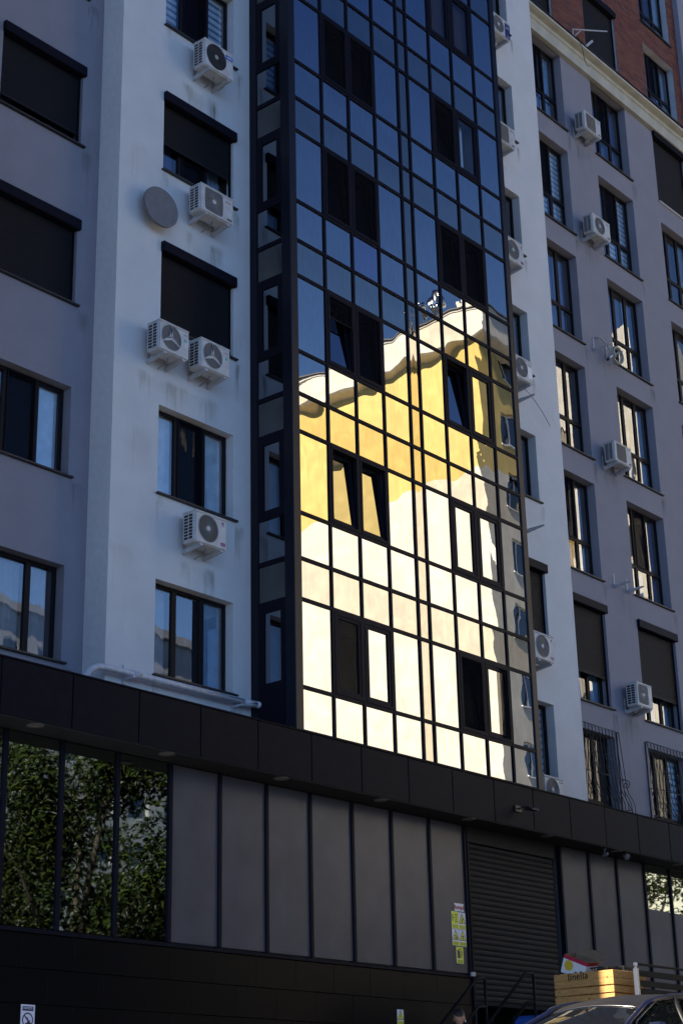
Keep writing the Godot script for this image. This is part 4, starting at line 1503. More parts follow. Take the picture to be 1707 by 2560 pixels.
func grille(x0: float, x1: float, label: String) -> void:
	var g := thing("window_grille", label, "grille", Vector3.ZERO, "wrought iron window grilles")
	var y0 := -0.60
	var y1 := 1.52
	var z0 := ZG + 0.02
	var prof := []   # bulging side profile
	for i in 15:
		var v := i / 14.0
		var y := lerpf(y1, y0, v)
		var out := 0.05 + 0.16 * v
		if v > 0.62: out += 0.14 * sin(PI * (v - 0.62) / 0.38)
		if v > 0.86: out -= 0.19 * (v - 0.86) / 0.14
		prof.append([y, z0 + out])
	var s := mb(true)
	for x in [x0, x1]:
		tube(s, [Vector3(x, y1, z0), Vector3(x, y0, z0)], 0.014, 5)
		tube(s, [Vector3(x, y1, z0), Vector3(x, prof[0][0], prof[0][1])], 0.012, 5)
		tube(s, [Vector3(x, y0, z0), Vector3(x, prof[-1][0], prof[-1][1])], 0.012, 5)
	for v in [0, 7, 14]:
		tube(s, [Vector3(x0, prof[v][0], prof[v][1]), Vector3(x1, prof[v][0], prof[v][1])], 0.010, 5)
	for x in [x0, x1]:
		var zm: float = prof[7][1]
		tube(s, [Vector3(x, prof[7][0], z0), Vector3(x, prof[7][0], zm)], 0.008, 5)
	obj("frame", s, M.iron_black, g)
	var n := 13
	for i in n + 1:
		var x := lerpf(x0, x1, float(i) / n)
		s = mb(true)
		var pts := []
		for p in prof: pts.append(Vector3(x, p[0], p[1]))
		tube(s, pts, 0.009, 5)
		obj("bar", s, M.iron_black, g)
	# scrolls on the sides and at mid height
	for x in [x0, x1]:
		for q in [[0.35, 0.10, 1.0], [-0.30, 0.14, -1.0]]:
			s = mb(true)
			var pts := []
			for i in 22:
				var t := i / 21.0
				var r: float = q[1] * (1.0 - 0.8 * t)
				pts.append(Vector3(x, q[0] + r * cos(t * 9.0) * q[2], z0 + 0.14 + r * sin(t * 9.0)))
			tube(s, pts, 0.009, 5)
			obj("scroll", s, M.iron_black, g)
		s = mb(true)
		tube(s, [Vector3(x, 0.24, z0 + 0.08), Vector3(x, 0.05, z0 + 0.10), Vector3(x, -0.2, z0 + 0.22)], 0.009, 5)
		obj("scroll", s, M.iron_black, g)
	for c in [0.35, 0.65]:
		var x := lerpf(x0, x1, c)
		for sg in [-1.0, 1.0]:
			for q in [[0.86, 1.0], [0.64, -1.0], [-0.1, 1.0]]:
				s = mb(true)
				var pts := []
				for i in 18:
					var t := i / 17.0
					var r := 0.075 * (1.0 - 0.75 * t)
					var y: float = q[0] + r * sin(t * 8.0) * q[1]
					var zz := z0 + 0.05 + 0.16 * (y1 - y) / (y1 - y0) + 0.012
					if y < 0.2: zz += 0.09
					pts.append(Vector3(x + sg * (0.08 - r * cos(t * 8.0)), y, zz))
				tube(s, pts, 0.008, 5)
				obj("scroll", s, M.iron_black, g)

# ------------------------------------------------------------------ air conditioners
func air_conditioner(label: String, x0: float, x1: float, y0: float, y1: float, zw: float, style: String, badge: String) -> void:
	var w := x1 - x0
	var h := y1 - y0
	var dp := 0.29
	var t := thing("air_conditioner", label, "air conditioner", Vector3(x0, y0, zw + 0.42), "outdoor units on the walls")
	var s := mb()
	# casing: sides, top and front with a round or square opening left for the fan
	var cx := w * 0.40
	var cy := h * 0.52
	var r := minf(h * 0.43, w * 0.335)
	cbox(s, 0, w, 0, h, -dp, -0.012, 0.018)
	obj("casing", s, M.ac_white, t)
	s = mb()
	cbox(s, -0.006, w + 0.006, h - 0.03, h + 0.012, -dp - 0.006, 0.006, 0.012)
	obj("lid", s, M.ac_white, t)
	# front plate, with the hole
	s = mb()
	var square := style == "square" or style == "slats"
	var seg := 40
	var inner := []
	var outer := []
	for i in seg:
		var a := TAU * (i + 0.5) / seg
		var d := Vector2(cos(a), sin(a))
		var q := d * r
		if square:
			var k := maxf(absf(d.x), absf(d.y))
			q = d / lerpf(k, 1.0, 0.10) * r
			if q.length() > r * 1.34: q = d * r * 1.34
		inner.append(Vector2(cx, cy) + q)
		var tx: float = ((w - 0.012 if d.x > 0 else 0.012) - cx) / d.x
		var ty: float = ((h - 0.035 if d.y > 0 else 0.012) - cy) / d.y
		outer.append(Vector2(cx, cy) + d * minf(absf(tx), absf(ty)))
	for i in seg:
		var j := (i + 1) % seg
		quad(s, Vector3(inner[i].x, inner[i].y, 0), Vector3(outer[i].x, outer[i].y, 0), Vector3(outer[j].x, outer[j].y, 0), Vector3(inner[j].x, inner[j].y, 0))
		quad(s, Vector3(inner[i].x, inner[i].y, -0.0105), Vector3(inner[i].x, inner[i].y, 0), Vector3(inner[j].x, inner[j].y, 0), Vector3(inner[j].x, inner[j].y, -0.0105))
	for q in [[0.012, 0.012], [w - 0.012, 0.012], [w - 0.012, h - 0.035], [0.012, h - 0.035]]:
		# close the corners left by the fan of quads
		var best := -1
		for i in seg:
			var j := (i + 1) % seg
			var A: Vector2 = outer[i]
			var B: Vector2 = outer[j]
			if absf(A.x - B.x) > 1e-4 and absf(A.y - B.y) > 1e-4 and (A - Vector2(q[0], q[1])).length() < 0.2: best = i
		if best >= 0:
			var A: Vector2 = outer[best]
			var B: Vector2 = outer[(best + 1) % seg]
			trif(s, Vector3(A.x, A.y, 0), Vector3(q[0], q[1], 0), Vector3(B.x, B.y, 0))
	obj("front_plate", s, M.ac_white, t)
	s = mb()
	var cen := Vector3(cx, cy, -0.010)
	for i in seg:
		var j := (i + 1) % seg
		trif(s, cen, Vector3(inner[i].x, inner[i].y, -0.010), Vector3(inner[j].x, inner[j].y, -0.010))
	obj("fan_well", s, M.ac_dark if style in ["dark_rings", "swirl"] else M.ac_grey, t)
	# guard
	s = mb(true)
	var gm: Material = M.ac_wire
	var hub := 0.045
	if style == "dark_rings" or style == "rings":
		if style == "dark_rings": gm = M.ac_wire_dark
		for q in range(2, 13):
			var pts := []
			for i in 33: pts.append(Vector3(cx + r * q / 12.3 * cos(TAU * i / 32), cy + r * q / 12.3 * sin(TAU * i / 32), 0.002))
			tube(s, pts, 0.0028, 4)
		for i in 6:
			var a := TAU * i / 6
			tube(s, [Vector3(cx, cy, 0.003), Vector3(cx + r * cos(a), cy + r * sin(a), 0.003)], 0.003, 4)
	elif style == "trident":
		gm = M.ac_wire
		for i in 3:
			var a := PI / 2 + TAU * i / 3
			var d := Vector3(cos(a), sin(a), 0)
			var n := Vector3(-sin(a), cos(a), 0)
			var c0 := Vector3(cx, cy, 0.004)
			trif(s, c0 - n * 0.045, c0 + d * r * 1.0 + n * 0.004, c0 + n * 0.045)
			quad(s, c0 - n * 0.03, c0 + d * r - n * 0.007, c0 + d * r + n * 0.007, c0 + n * 0.03)
		hub = 0.035
	elif style == "slats":
		for i in 9:
			var y := cy - r + 2.0 * r * (i + 0.5) / 9
			tube(s, [Vector3(cx - r * 1.0, y, 0.002), Vector3(cx + r * 1.0, y, 0.002)], 0.006, 4)
	else:
		for i in (44 if square else 34):
			var a := TAU * i / (44 if square else 34)
			var pts := []
			for k in 6:
				var u := 0.2 + 0.8 * k / 5.0
				var b := a + (0.75 * u * u if style == "swirl" else 0.25 * u)
				var rr := r * u
				if square:
					var d := Vector2(cos(b), sin(b))
					rr = u * minf(r / lerpf(maxf(absf(d.x), absf(d.y)), 1.0, 0.10), r * 1.34)
				pts.append(Vector3(cx + rr * cos(b), cy + rr * sin(b), 0.002))
			tube(s, pts, 0.0035, 4)
	obj("fan_guard", s, M.ac_white if style == "trident" else gm, t)
	if style != "slats" and style != "trident":
		s = mb(true)
		lathe(s, Vector3(cx, cy, 0.0), Vector3.BACK, [[hub, 0.0], [hub, 0.006], [hub * 0.8, 0.010], [0.0, 0.011]], 18)
		obj("hub", s, M.ac_white if style != "dark_rings" else M.ac_wire, t)
	if not square:
		s = mb(true)
		var pts := []
		for i in 41: pts.append(Vector3(cx + r * 1.02 * cos(TAU * i / 40), cy + r * 1.02 * sin(TAU * i / 40), 0.002))
		tube(s, pts, 0.007, 5)
		obj("fan_ring", s, M.ac_white if style != "dark_rings" else M.ac_dark, t)
	# louvred side towards -x
	s = mb()
	box(s, -0.002, 0.001, 0.05, h - 0.05, -dp + 0.03, -0.05)
	obj("side_vent", s, M.ac_dark, t)
	s = mb()
	for i in 9:
		var y := lerpf(0.05, h - 0.05, i / 8.0)
		box(s, -0.011, 0.0, y - 0.006, y + 0.006, -dp + 0.025, -0.045)
	for zz in [-dp + 0.027, -dp / 2 - 0.01, -0.053]:
		box(s, -0.013, 0.0, 0.045, h - 0.045, zz - 0.006, zz + 0.006)
	obj("side_louvre", s, M.ac_white, t)
	s = mb()
	box(s, 0.03, w - 0.03, -0.004, 0.004, -dp + 0.02, -0.03)
	obj("base_pan", s, M.ac_white, t)
	# feet and wall brackets
	for x in [0.13, w - 0.12]:
		s = mb()
		box(s, x - 0.03, x + 0.03, -0.03, -0.004, -dp - 0.02, -0.0)
		bracket_arm(s, x, -0.062, -0.42, 0.43)
		obj("bracket", s, M.ac_bracket, t)
	# name plate
	var bx := w * 0.80
	if badge != "":
		s = mb()
		match badge:
			"blue": box(s, bx - 0.055, w - 0.025, h * 0.70, h * 0.86, 0.001, 0.003)
			"navy": box(s, bx - 0.055, w - 0.008, 0.03, h - 0.06, 0.001, 0.003)
			"red": box(s, bx - 0.045, bx + 0.09, h * 0.745, h * 0.775, 0.001, 0.003)
			"teal": lathe(s, Vector3(bx + 0.05, h * 0.62, 0.001), Vector3.BACK, [[0.032, 0.0], [0.032, 0.002], [0.0, 0.002]], 12)
			"round": lathe(s, Vector3(bx + 0.05, h * 0.84, 0.001), Vector3.BACK, [[0.026, 0.0], [0.026, 0.002], [0.0, 0.002]], 12)
			"paper": box(s, bx - 0.05, w - 0.03, h * 0.2, h * 0.72, 0.001, 0.002)
			_: box(s, bx - 0.03, bx + 0.09, h * 0.83, h * 0.865, 0.001, 0.003)
		var bm: Material = {"blue": M.label_blue, "navy": M.label_navy, "red": M.label_red, "teal": M.label_teal, "round": M.label_violet, "paper": M.label_white}.get(badge, M.ac_grey)
		obj("name_plate", s, bm, t)
		s = mb()
		match badge:
			"blue": box(s, bx - 0.02, w - 0.045, h * 0.765, h * 0.80, 0.003, 0.005)
			"navy":
				box(s, bx - 0.01, w - 0.05, h * 0.62, h * 0.64, 0.003, 0.005)
				box(s, bx - 0.01, w - 0.07, h * 0.68, h * 0.70, 0.003, 0.005)
				box(s, bx - 0.01, w - 0.05, h * 0.16, h * 0.18, 0.003, 0.005)
			"teal": box(s, bx + 0.015, bx + 0.09, h * 0.80, h * 0.815, 0.001, 0.003)
			"round":
				box(s, bx + 0.02, bx + 0.085, h * 0.755, h * 0.77, 0.001, 0.003)
				box(s, bx, w - 0.03, h * 0.10, h * 0.22, 0.001, 0.003)
			"paper": box(s, bx - 0.03, w - 0.05, h * 0.78, h * 0.80, 0.001, 0.003)
			_: box(s, bx, w - 0.04, h * 0.10, h * 0.18, 0.001, 0.002)
		obj("print", s, M.label_white if badge in ["blue", "navy"] else (M.label_violet if badge in ["teal", "round", "paper"] else M.ac_grey), t)
	# lagged pipes from the valve cover back to the wall
	s = mb(true)
	tube(s, [Vector3(w + 0.025, 0.20, -dp + 0.09), Vector3(w + 0.055, 0.14, -dp + 0.05), Vector3(w + 0.045, 0.05, -dp - 0.02), Vector3(w + 0.02, 0.02, -dp - 0.129)], 0.017, 7)
	obj("lagged_pipe", s, M.pipe_insulation, t)
	s = mb(true)
	tube(s, [Vector3(w * 0.55, -0.004, -dp * 0.6), Vector3(w * 0.55, -0.07, -dp * 0.65), Vector3(w * 0.52, -0.13, -dp - 0.11)], 0.009, 6)
	obj("drain_hose", s, M.cable_grey, t)
	# pipe cover at the right end
	s = mb()
	cbox(s, w, w + 0.03, 0.10, 0.28, -dp + 0.05, -0.12, 0.006)
	obj("valve_cover", s, M.ac_white, t)

func build_air_conditioners() -> void:
	air_conditioner("white air conditioner with blue name plate, topmost on the left white wall", -2.57, -1.83, 11.21, 11.77, ZW, "dark_rings", "blue")
	air_conditioner("white air conditioner with small red lettering right of the grey dish", -2.635, -1.83, 8.21, 8.735, ZW, "square", "red")
	air_conditioner("left one of the two side by side air conditioners with three armed guards", -3.555, -2.885, 5.215, 5.745, ZW, "trident", "teal")
	air_conditioner("right one of the two side by side air conditioners with three armed guards", -2.6, -1.91, 5.235, 5.765, ZW, "trident", "teal")
	air_conditioner("white air conditioner with swirled fan guard, lowest on the left white wall", -2.69, -1.975, 2.13, 2.66, ZW, "swirl", "round")
	air_conditioner("air conditioner just below the cream cornice, topmost on the grey wall", 11.52, 12.31, 17.09, 17.605, ZG, "slats", "dark")
	air_conditioner("air conditioner with round fan, second from the top on the grey wall", 11.51, 12.32, 14.09, 14.61, ZG, "swirl", "dark")
	air_conditioner("air conditioner with square louvred guard halfway down the grey wall", 11.62, 12.38, 8.02, 8.52, ZG, "slats", "dark")
	air_conditioner("lowest air conditioner on the grey wall, beside a roller shuttered window", 11.7, 12.35, 2.155, 2.69, ZG, "square", "")
	air_conditioner("air conditioner with navy side panel, topmost beside the right edge of the bay", 6.75, 7.53, 17.2, 17.7, ZW, "rings", "navy")
	air_conditioner("half hidden slatted air conditioner, second from the top behind the bay's right edge", 6.65, 7.44, 14.2, 14.72, ZW, "slats", "dark")
	air_conditioner("half hidden air conditioner with round fan, third from the top behind the bay's right edge", 6.78, 7.47, 11.19, 11.76, ZW, "rings", "round")
	air_conditioner("air conditioner with paper energy label, fourth from the top behind the bay's right edge", 6.8, 7.51, 8.36, 8.88, ZW, "rings", "paper")
	air_conditioner("air conditioner below the shuttered window on the right white wall", 6.9, 7.6, 2.17, 2.72, ZW, "rings", "round")
	air_conditioner("air conditioner standing low behind the fascia at the foot of the right white wall", 6.93, 7.62, -0.73, -0.2, ZW, "rings", "dark")

# ------------------------------------------------------------------ printed signs
func fill_tri(im: Image, a: Vector2, b: Vector2, c: Vector2, col: Color) -> void:
	var lo := a.min(b).min(c)
	var hi := a.max(b).max(c)
	for y in range(int(lo.y), int(hi.y) + 1):
		for x in range(int(lo.x), int(hi.x) + 1):
			if Geometry2D.point_is_inside_triangle(Vector2(x + 0.5, y + 0.5), a, b, c): im.set_pixel(clampi(x, 0, im.get_width() - 1), clampi(y, 0, im.get_height() - 1), col)

func fill_disc(im: Image, c: Vector2, r: float, col: Color) -> void:
	for y in range(int(c.y - r), int(c.y + r) + 1):
		for x in range(int(c.x - r), int(c.x + r) + 1):
			if Vector2(x + 0.5, y + 0.5).distance_to(c) <= r: im.set_pixel(clampi(x, 0, im.get_width() - 1), clampi(y, 0, im.get_height() - 1), col)

func fill_line(im: Image, a: Vector2, b: Vector2, w: float, col: Color) -> void:
	var n := int(a.distance_to(b)) + 1
	for i in n + 1: fill_disc(im, a.lerp(b, float(i) / n), w, col)

func text_bars(im: Image, x: int, y: int, w: int, rows: int, col: Color) -> void:
	var r := RandomNumberGenerator.new()
	r.seed = 11 + x + y
	for i in rows:
		var px := x
		while px < x + w:
			var l := r.randi_range(6, 16)
			im.fill_rect(Rect2i(px, y + i * 9, mini(l, x + w - px), 5), col)
			px += l + 4

func sign_print(kind: String) -> StandardMaterial3D:
	var W := 128
	var H := 184
	var white := Color(0.88, 0.88, 0.94)
	var yel := Color(0.90, 0.93, 0.05)
	var blk := Color(0.03, 0.03, 0.05)
	var im := Image.create(W, H, false, Image.FORMAT_RGB8)
	im.fill(white)
	if kind in ["lift", "door"]:
		im.fill(Color(0.86, 0.88, 0.7))
		im.fill_rect(Rect2i(3, 3, W - 6, 128), yel)
		im.fill_rect(Rect2i(3, 138, W - 6, 43), yel)
		text_bars(im, 12, 143, 104, 4, Color(0.25, 0.27, 0.03))
		if kind == "lift":
			fill_disc(im, Vector2(22, 38), 9, blk)
			fill_line(im, Vector2(22, 50), Vector2(22, 100), 8, blk)
			fill_line(im, Vector2(30, 66), Vector2(56, 66), 4, blk)
			im.fill_rect(Rect2i(60, 28, 56, 9), blk)
			im.fill_rect(Rect2i(60, 104, 56, 9), blk)
			fill_line(im, Vector2(66, 40), Vector2(108, 100), 3, blk)
			fill_line(im, Vector2(108, 40), Vector2(66, 100), 3, blk)
			fill_disc(im, Vector2(87, 70), 14, blk)
			fill_disc(im, Vector2(87, 70), 8, yel)
		else:
			im.fill_rect(Rect2i(18, 44, 50, 80), blk)
			fill_line(im, Vector2(18, 44), Vector2(80, 22), 5, blk)
			im.fill_rect(Rect2i(68, 46, 20, 74), Color(0.75, 0.78, 0.2))
			fill_line(im, Vector2(84, 30), Vector2(84, 120), 4, blk)
			fill_line(im, Vector2(84, 40), Vector2(108, 58), 4, blk)
			fill_line(im, Vector2(104, 58), Vector2(104, 100), 5, blk)
	elif kind == "ban":
		im.fill_rect(Rect2i(14, 12, 100, 30), Color(0.03, 0.03, 0.05))
		text_bars(im, 22, 17, 84, 2, white)
		fill_disc(im, Vector2(64, 104), 50, blk)
		fill_disc(im, Vector2(64, 104), 41, white)
		fill_line(im, Vector2(48, 128), Vector2(82, 128), 5, blk)
		fill_line(im, Vector2(60, 92), Vector2(72, 122), 6, blk)
		fill_line(im, Vector2(84, 108), Vector2(62, 124), 4, blk)
		fill_line(im, Vector2(32, 74), Vector2(96, 134), 5, blk)
		text_bars(im, 22, 164, 84, 2, Color(0.1, 0.1, 0.12))
	else:
		im.fill_rect(Rect2i(3, 138, W - 6, 43), yel)
		text_bars(im, 12, 143, 104, 4, Color(0.25, 0.27, 0.03))
		fill_tri(im, Vector2(64, 6), Vector2(4, 122), Vector2(124, 122), blk)
		fill_tri(im, Vector2(64, 24), Vector2(17, 115), Vector2(111, 115), yel)
		match kind:
			"warn_a":
				fill_line(im, Vector2(50, 108), Vector2(66, 82), 5, blk)
				fill_line(im, Vector2(66, 82), Vector2(84, 74), 5, blk)
				fill_disc(im, Vector2(68, 66), 8, blk)
				fill_line(im, Vector2(66, 82), Vector2(76, 108), 4, blk)
			"warn_b":
				im.fill_rect(Rect2i(48, 66, 26, 44), blk)
				fill_disc(im, Vector2(62, 86), 7, yel)
				im.fill_rect(Rect2i(80, 82, 18, 28), blk)
			"warn_c":
				fill_line(im, Vector2(50, 74), Vector2(82, 74), 6, blk)
				fill_line(im, Vector2(66, 74), Vector2(66, 94), 6, blk)
				fill_line(im, Vector2(66, 94), Vector2(52, 108), 5, blk)
				fill_line(im, Vector2(66, 94), Vector2(82, 108), 5, blk)
			_:
				fill_line(im, Vector2(70, 52), Vector2(58, 82), 4, blk)
				fill_line(im, Vector2(58, 82), Vector2(72, 80), 4, blk)
				fill_line(im, Vector2(72, 80), Vector2(60, 106), 4, blk)
	var m := StandardMaterial3D.new()
	m.resource_name = "sign_" + kind
	m.albedo_texture = ImageTexture.create_from_image(im)
	m.albedo_color = Color(1.0, 1.0, 1.0)
	m.roughness = 0.4
	return m

func sign_plate(label: String, kind: String, x0: float, x1: float, y0: float, y1: float, z: float) -> Node3D:
	var t := thing("wall_sign", label, "sign", Vector3((x0 + x1) / 2, (y0 + y1) / 2, z), "printed signs on the shop wall")
	var w := (x1 - x0) / 2
	var h := (y1 - y0) / 2
	var s := mb()
	box(s, -w, w, -h, h, 0.0, 0.004)
	obj("plate", s, M.label_white, t)
	if kind != "":
		s = mb()
		quad_uv(s, [Vector3(-w, -h, 0.0055), Vector3(w, -h, 0.0055), Vector3(w, h, 0.0055), Vector3(-w, h, 0.0055)], [Vector2(0, 1), Vector2(1, 1), Vector2(1, 0), Vector2(0, 0)])
		obj("print", s, sign_print(kind), t)
	return t

func lettering(text: String, size: float, m: Material, parent: Node, at: Vector3, turn: float) -> void:
	var tm := TextMesh.new()
	var f := SystemFont.new()
	f.font_names = PackedStringArray(["Droid Sans"])
	f.font_weight = 700
	tm.font = f
	tm.text = text
	tm.font_size = 64
	tm.pixel_size = size / 64.0
	tm.depth = 0.003
	var o := put("lettering", tm, m, parent)
	o.position = at
	o.rotation.y = turn

func build_street_things() -> void:
	var s: SurfaceTool
	var zg := -0.455
	# signs left of the roller door
	var rp := sign_plate("small white sign with a red word, topmost in the cluster beside the roller door", "", 3.685, 3.962, -3.096, -2.961, zg)
	lettering("Rampă", 0.085, M.print_red, rp, Vector3(0, 0, 0.006), 0.0)
	sign_plate("yellow sign with a person before a lifting platform, upper left of the cluster", "lift", 3.584, 3.786, -3.403, -3.105, zg)
	sign_plate("white and yellow triangle sign of a slipping figure, upper right of the cluster", "warn_a", 3.79, 3.993, -3.403, -3.112, zg)
	sign_plate("white and yellow triangle sign of machinery, lower left of the cluster", "warn_b", 3.584, 3.786, -3.690, -3.408, zg)
	sign_plate("white and yellow triangle sign of a crane load, lower right of the cluster", "warn_c", 3.79, 3.993, -3.690, -3.408, zg)
	sign_plate("yellow sign with a cabinet and a figure, lowest of the cluster", "door", 3.683, 3.886, -3.99, -3.708, zg)
	sign_plate("white prohibition sign with a black crossed ring at the foot of the black wall", "ban", -5.884, -5.652, -5.47, -5.13, -0.444)
	sign_plate("small yellow triangle sign low on the black granite wall", "warn_d", 1.965, 2.131, -5.075, -4.833, -0.444)
	var jb := thing("junction_box", "tiny white box at the lower left corner of the roller door", "box", Vector3(4.01, -4.19, -0.41))
	s = mb()
	cbox(s, -0.005, 0.10, 0.0, 0.07, 0.0, 0.05, 0.008)
	obj("cover", s, M.ac_white, jb)

	# loading dock with steel stair and guard rails
	var dk := thing("loading_dock", "raised concrete loading dock before the roller door", "dock")
	s = mb()
	cbox(s, 3.3, 13.0, -6.9, -5.45, -0.40, 3.25, 0.02)
	obj("platform", s, M.concrete, dk)
	var stn := thing("steel_stair", "dark steel stair with handrails climbing to the loading dock", "stairs")
	for i in 8:
		s = mb()
		cbox(s, 1.3 + 0.25 * i, 1.3 + 0.25 * i + 0.27, -6.85 + 0.175 * (i + 1) - 0.04, -6.85 + 0.175 * (i + 1), 0.32, 1.28, 0.006)
		obj("tread", s, M.rail_dark, stn)
	for z in [0.30, 1.28]:
		s = mb()
		var p := []
		for i in 8:
			var x := 3.3 if i & 1 else 1.2
			var y := -5.46 if i & 1 else -6.85
			p.append(Vector3(x, y + (0.0 if i & 2 else -0.14 if i & 1 else 0.0) + (0.08 if i & 2 else 0.0), z + (0.02 if i & 4 else -0.02)))
		hexa(s, p)
		obj("stringer", s, M.rail_dark, stn)
		s = mb(true)
		tube(s, [Vector3(1.2, -5.82, z), Vector3(3.2, -4.33, z), Vector3(3.43, -4.31, z)], 0.026, 8)
		obj("handrail", s, M.rail_dark, stn)
		s = mb(true)
		tube(s, [Vector3(1.2, -6.28, z), Vector3(3.2, -4.79, z), Vector3(3.43, -4.77, z)], 0.024, 8)
		obj("middle_rail", s, M.rail_dark, stn)
		for x in [1.2, 2.2, 3.43]:
			s = mb(true)
			var y := -6.85 + maxf(0.0, (minf(x, 3.2) - 1.2)) * 0.74
			if x > 3.3: y = -5.45
			tube(s, [Vector3(x, y - 0.05, z), Vector3(x, y + 1.03 + (0.1 if x > 3.3 else 0.0), z)], 0.024, 8)
			obj("rail_post", s, M.rail_dark, stn)
	var gr := thing("guard_rail", "dark slatted guard rail with a bright steel post along the dock edge", "railing")
	for x in [3.66, 5.4, 7.2, 9.0]:
		s = mb()
		cbox(s, x - 0.035, x + 0.035, -5.45, -4.36, 3.05, 3.12, 0.006)
		cbox(s, x - 0.045, x + 0.045, -5.45, -5.40, 3.04, 3.13, 0.004)
		cbox(s, x - 0.03, x + 0.03, -4.33, -4.27, 3.055, 3.115, 0.012)
		box(s, x - 0.012, x + 0.012, -4.36, -4.33, 3.07, 3.10)
		obj("post", s, M.steel, gr)
	for q in [[-4.31, -4.275], [-4.48, -4.385], [-4.635, -4.54], [-4.79, -4.665], [-5.0, -4.85], [-5.2, -5.08]]:
		s = mb()
		cbox(s, 3.70, 9.0, q[0], q[1], 3.065, 3.095, 0.004)
		obj("rail", s, M.rail_dark, gr)

	# wooden crate
	var cr := thing("wooden_crate", "pale pine slatted crate with dark lettering standing on the dock", "crate", Vector3(3.43, -5.45, 2.8))
	var top := 1.08
	for i in 9:
		var y1 := top - 0.1205 * i
		var y0 := y1 - (0.119 if i == 0 else 0.102)
		s = mb()
		cbox(s, 0.0, 0.022, y0, y1, -1.12, 0.0, 0.003)
		obj("slat", s, M.pine_wood, cr)
		s = mb()
		cbox(s, 0.023, 1.04, y0 + 0.002, y1 - 0.001, -0.022, -0.001, 0.003)
		obj("slat", s, M.pine_wood, cr)
		s = mb()
		cbox(s, 1.018, 1.04, y0, y1, -1.12, -0.024, 0.003)
		obj("slat", s, M.pine_wood, cr)
		s = mb()
		cbox(s, 0.023, 1.017, y0, y1, -1.12, -1.098, 0.003)
		obj("slat", s, M.pine_wood, cr)
	for q in [[0.024, -1.096], [0.024, -0.074], [0.966, -1.096], [0.966, -0.074]]:
		s = mb()
		box(s, q[0], q[0] + 0.05, 0.0, top - 0.01, q[1], q[1] + 0.05)
		obj("corner_block", s, M.pine_wood, cr)
	s = mb()
	box(s, 0.024, 1.016, 0.1, 0.12, -1.096, -0.024)
	obj("floor_board", s, M.pine_wood, cr)
	lettering("linella", 0.13, M.print_dark, cr, Vector3(-0.002, top - 0.062, -0.66), -PI / 2)

	# printed cardboard box lying in it
	var cb := thing("cardboard_box", "open white cardboard box with red band tilted on top of the pine crate", "box", Vector3(3.62, -4.43, 1.98))
	cb.rotation = Vector3(0.40, 0.0, 0.12)
	cb.position = Vector3(3.62, -4.40, 2.02)
	cb.scale = Vector3.ONE * 1.15
	s = mb()
	ring(s, -0.14, 0.14, 0.0, 0.26, -0.2, 0.2, 0.004)
	s = mb()
	for q in [[-0.14, -0.134, -0.2, 0.2], [0.134, 0.14, -0.2, 0.2], [-0.134, 0.134, -0.2, -0.194], [-0.134, 0.134, 0.194, 0.2]]: box(s, q[0], q[1], 0.0, 0.26, q[2], q[3])
	box(s, -0.134, 0.134, 0.0, 0.006, -0.194, 0.194)
	obj("tray", s, M.cardboard, cb)
	s = mb()
	quad(s, Vector3(-0.1415, 0.0, -0.2), Vector3(-0.1415, 0.0, 0.2), Vector3(-0.1415, 0.205, 0.2), Vector3(-0.1415, 0.205, -0.2))
	quad(s, Vector3(-0.14, 0.0, 0.2015), Vector3(0.14, 0.0, 0.2015), Vector3(0.14, 0.205, 0.2015), Vector3(-0.14, 0.205, 0.2015))
	obj("printed_side", s, M.label_white, cb)
	s = mb()
	quad(s, Vector3(-0.142, 0.206, -0.2), Vector3(-0.142, 0.206, 0.2), Vector3(-0.142, 0.26, 0.2), Vector3(-0.142, 0.26, -0.2))
	quad(s, Vector3(-0.14, 0.206, 0.202), Vector3(0.14, 0.206, 0.202), Vector3(0.14, 0.26, 0.202), Vector3(-0.14, 0.26, 0.202))
	obj("red_band", s, M.print_red, cb)
	s = mb()
	lathe(s, Vector3(-0.142, 0.13, -0.09), Vector3.LEFT, [[0.075, 0.0], [0.075, 0.001], [0.0, 0.0012]], 14)
	obj("yellow_patch", s, mat("print_yellow", Color(0.65, 0.48, 0.03), 0.6), cb)
	s = mb()
	lathe(s, Vector3(-0.142, 0.06, 0.05), Vector3.LEFT, [[0.025, 0.0], [0.025, 0.001], [0.0, 0.0012]], 10)
	lathe(s, Vector3(-0.142, 0.10, 0.13), Vector3.LEFT, [[0.02, 0.0], [0.02, 0.001], [0.0, 0.0012]], 10)
	obj("dark_patch", s, M.print_dark, cb)
	for q in [[1, 0.5]]:
		s = mb()
		box(s, -0.135, 0.135, 0.0, 0.16, -0.003, 0.003)
		var fl := obj("flap", s, M.cardboard, cb)
		fl.position = Vector3(0, 0.26, 0.197 * q[0])
		fl.rotation.x = q[0] * 1.2
	s = mb()
	box(s, -0.003, 0.003, 0.0, 0.24, -0.19, 0.19)
	var fl2 := obj("flap", s, M.cardboard, cb)
	fl2.position = Vector3(0.137, 0.26, 0)
	fl2.rotation.z = -1.25

	# black plastic trays
	for q in [[3.70, -4.52, 2.42, "black plastic tray standing in the pine crate next to the cardboard box"], [4.05, -4.50, 2.52, "black plastic tray at the right corner of the pine crate"]]:
		var pt := thing("plastic_tray", q[3], "tray", Vector3(q[0], q[1], q[2]), "black trays in the crate")
		s = mb()
		for z in [-0.2, 0.2]:
			for y in [0.0, 0.1, 0.2]: box(s, -0.15, 0.15, y, y + 0.025, z - 0.008, z + 0.008)
			for i in 7: box(s, -0.15 + 0.048 * i, -0.138 + 0.048 * i, 0.025, 0.2, z - 0.006, z + 0.006)
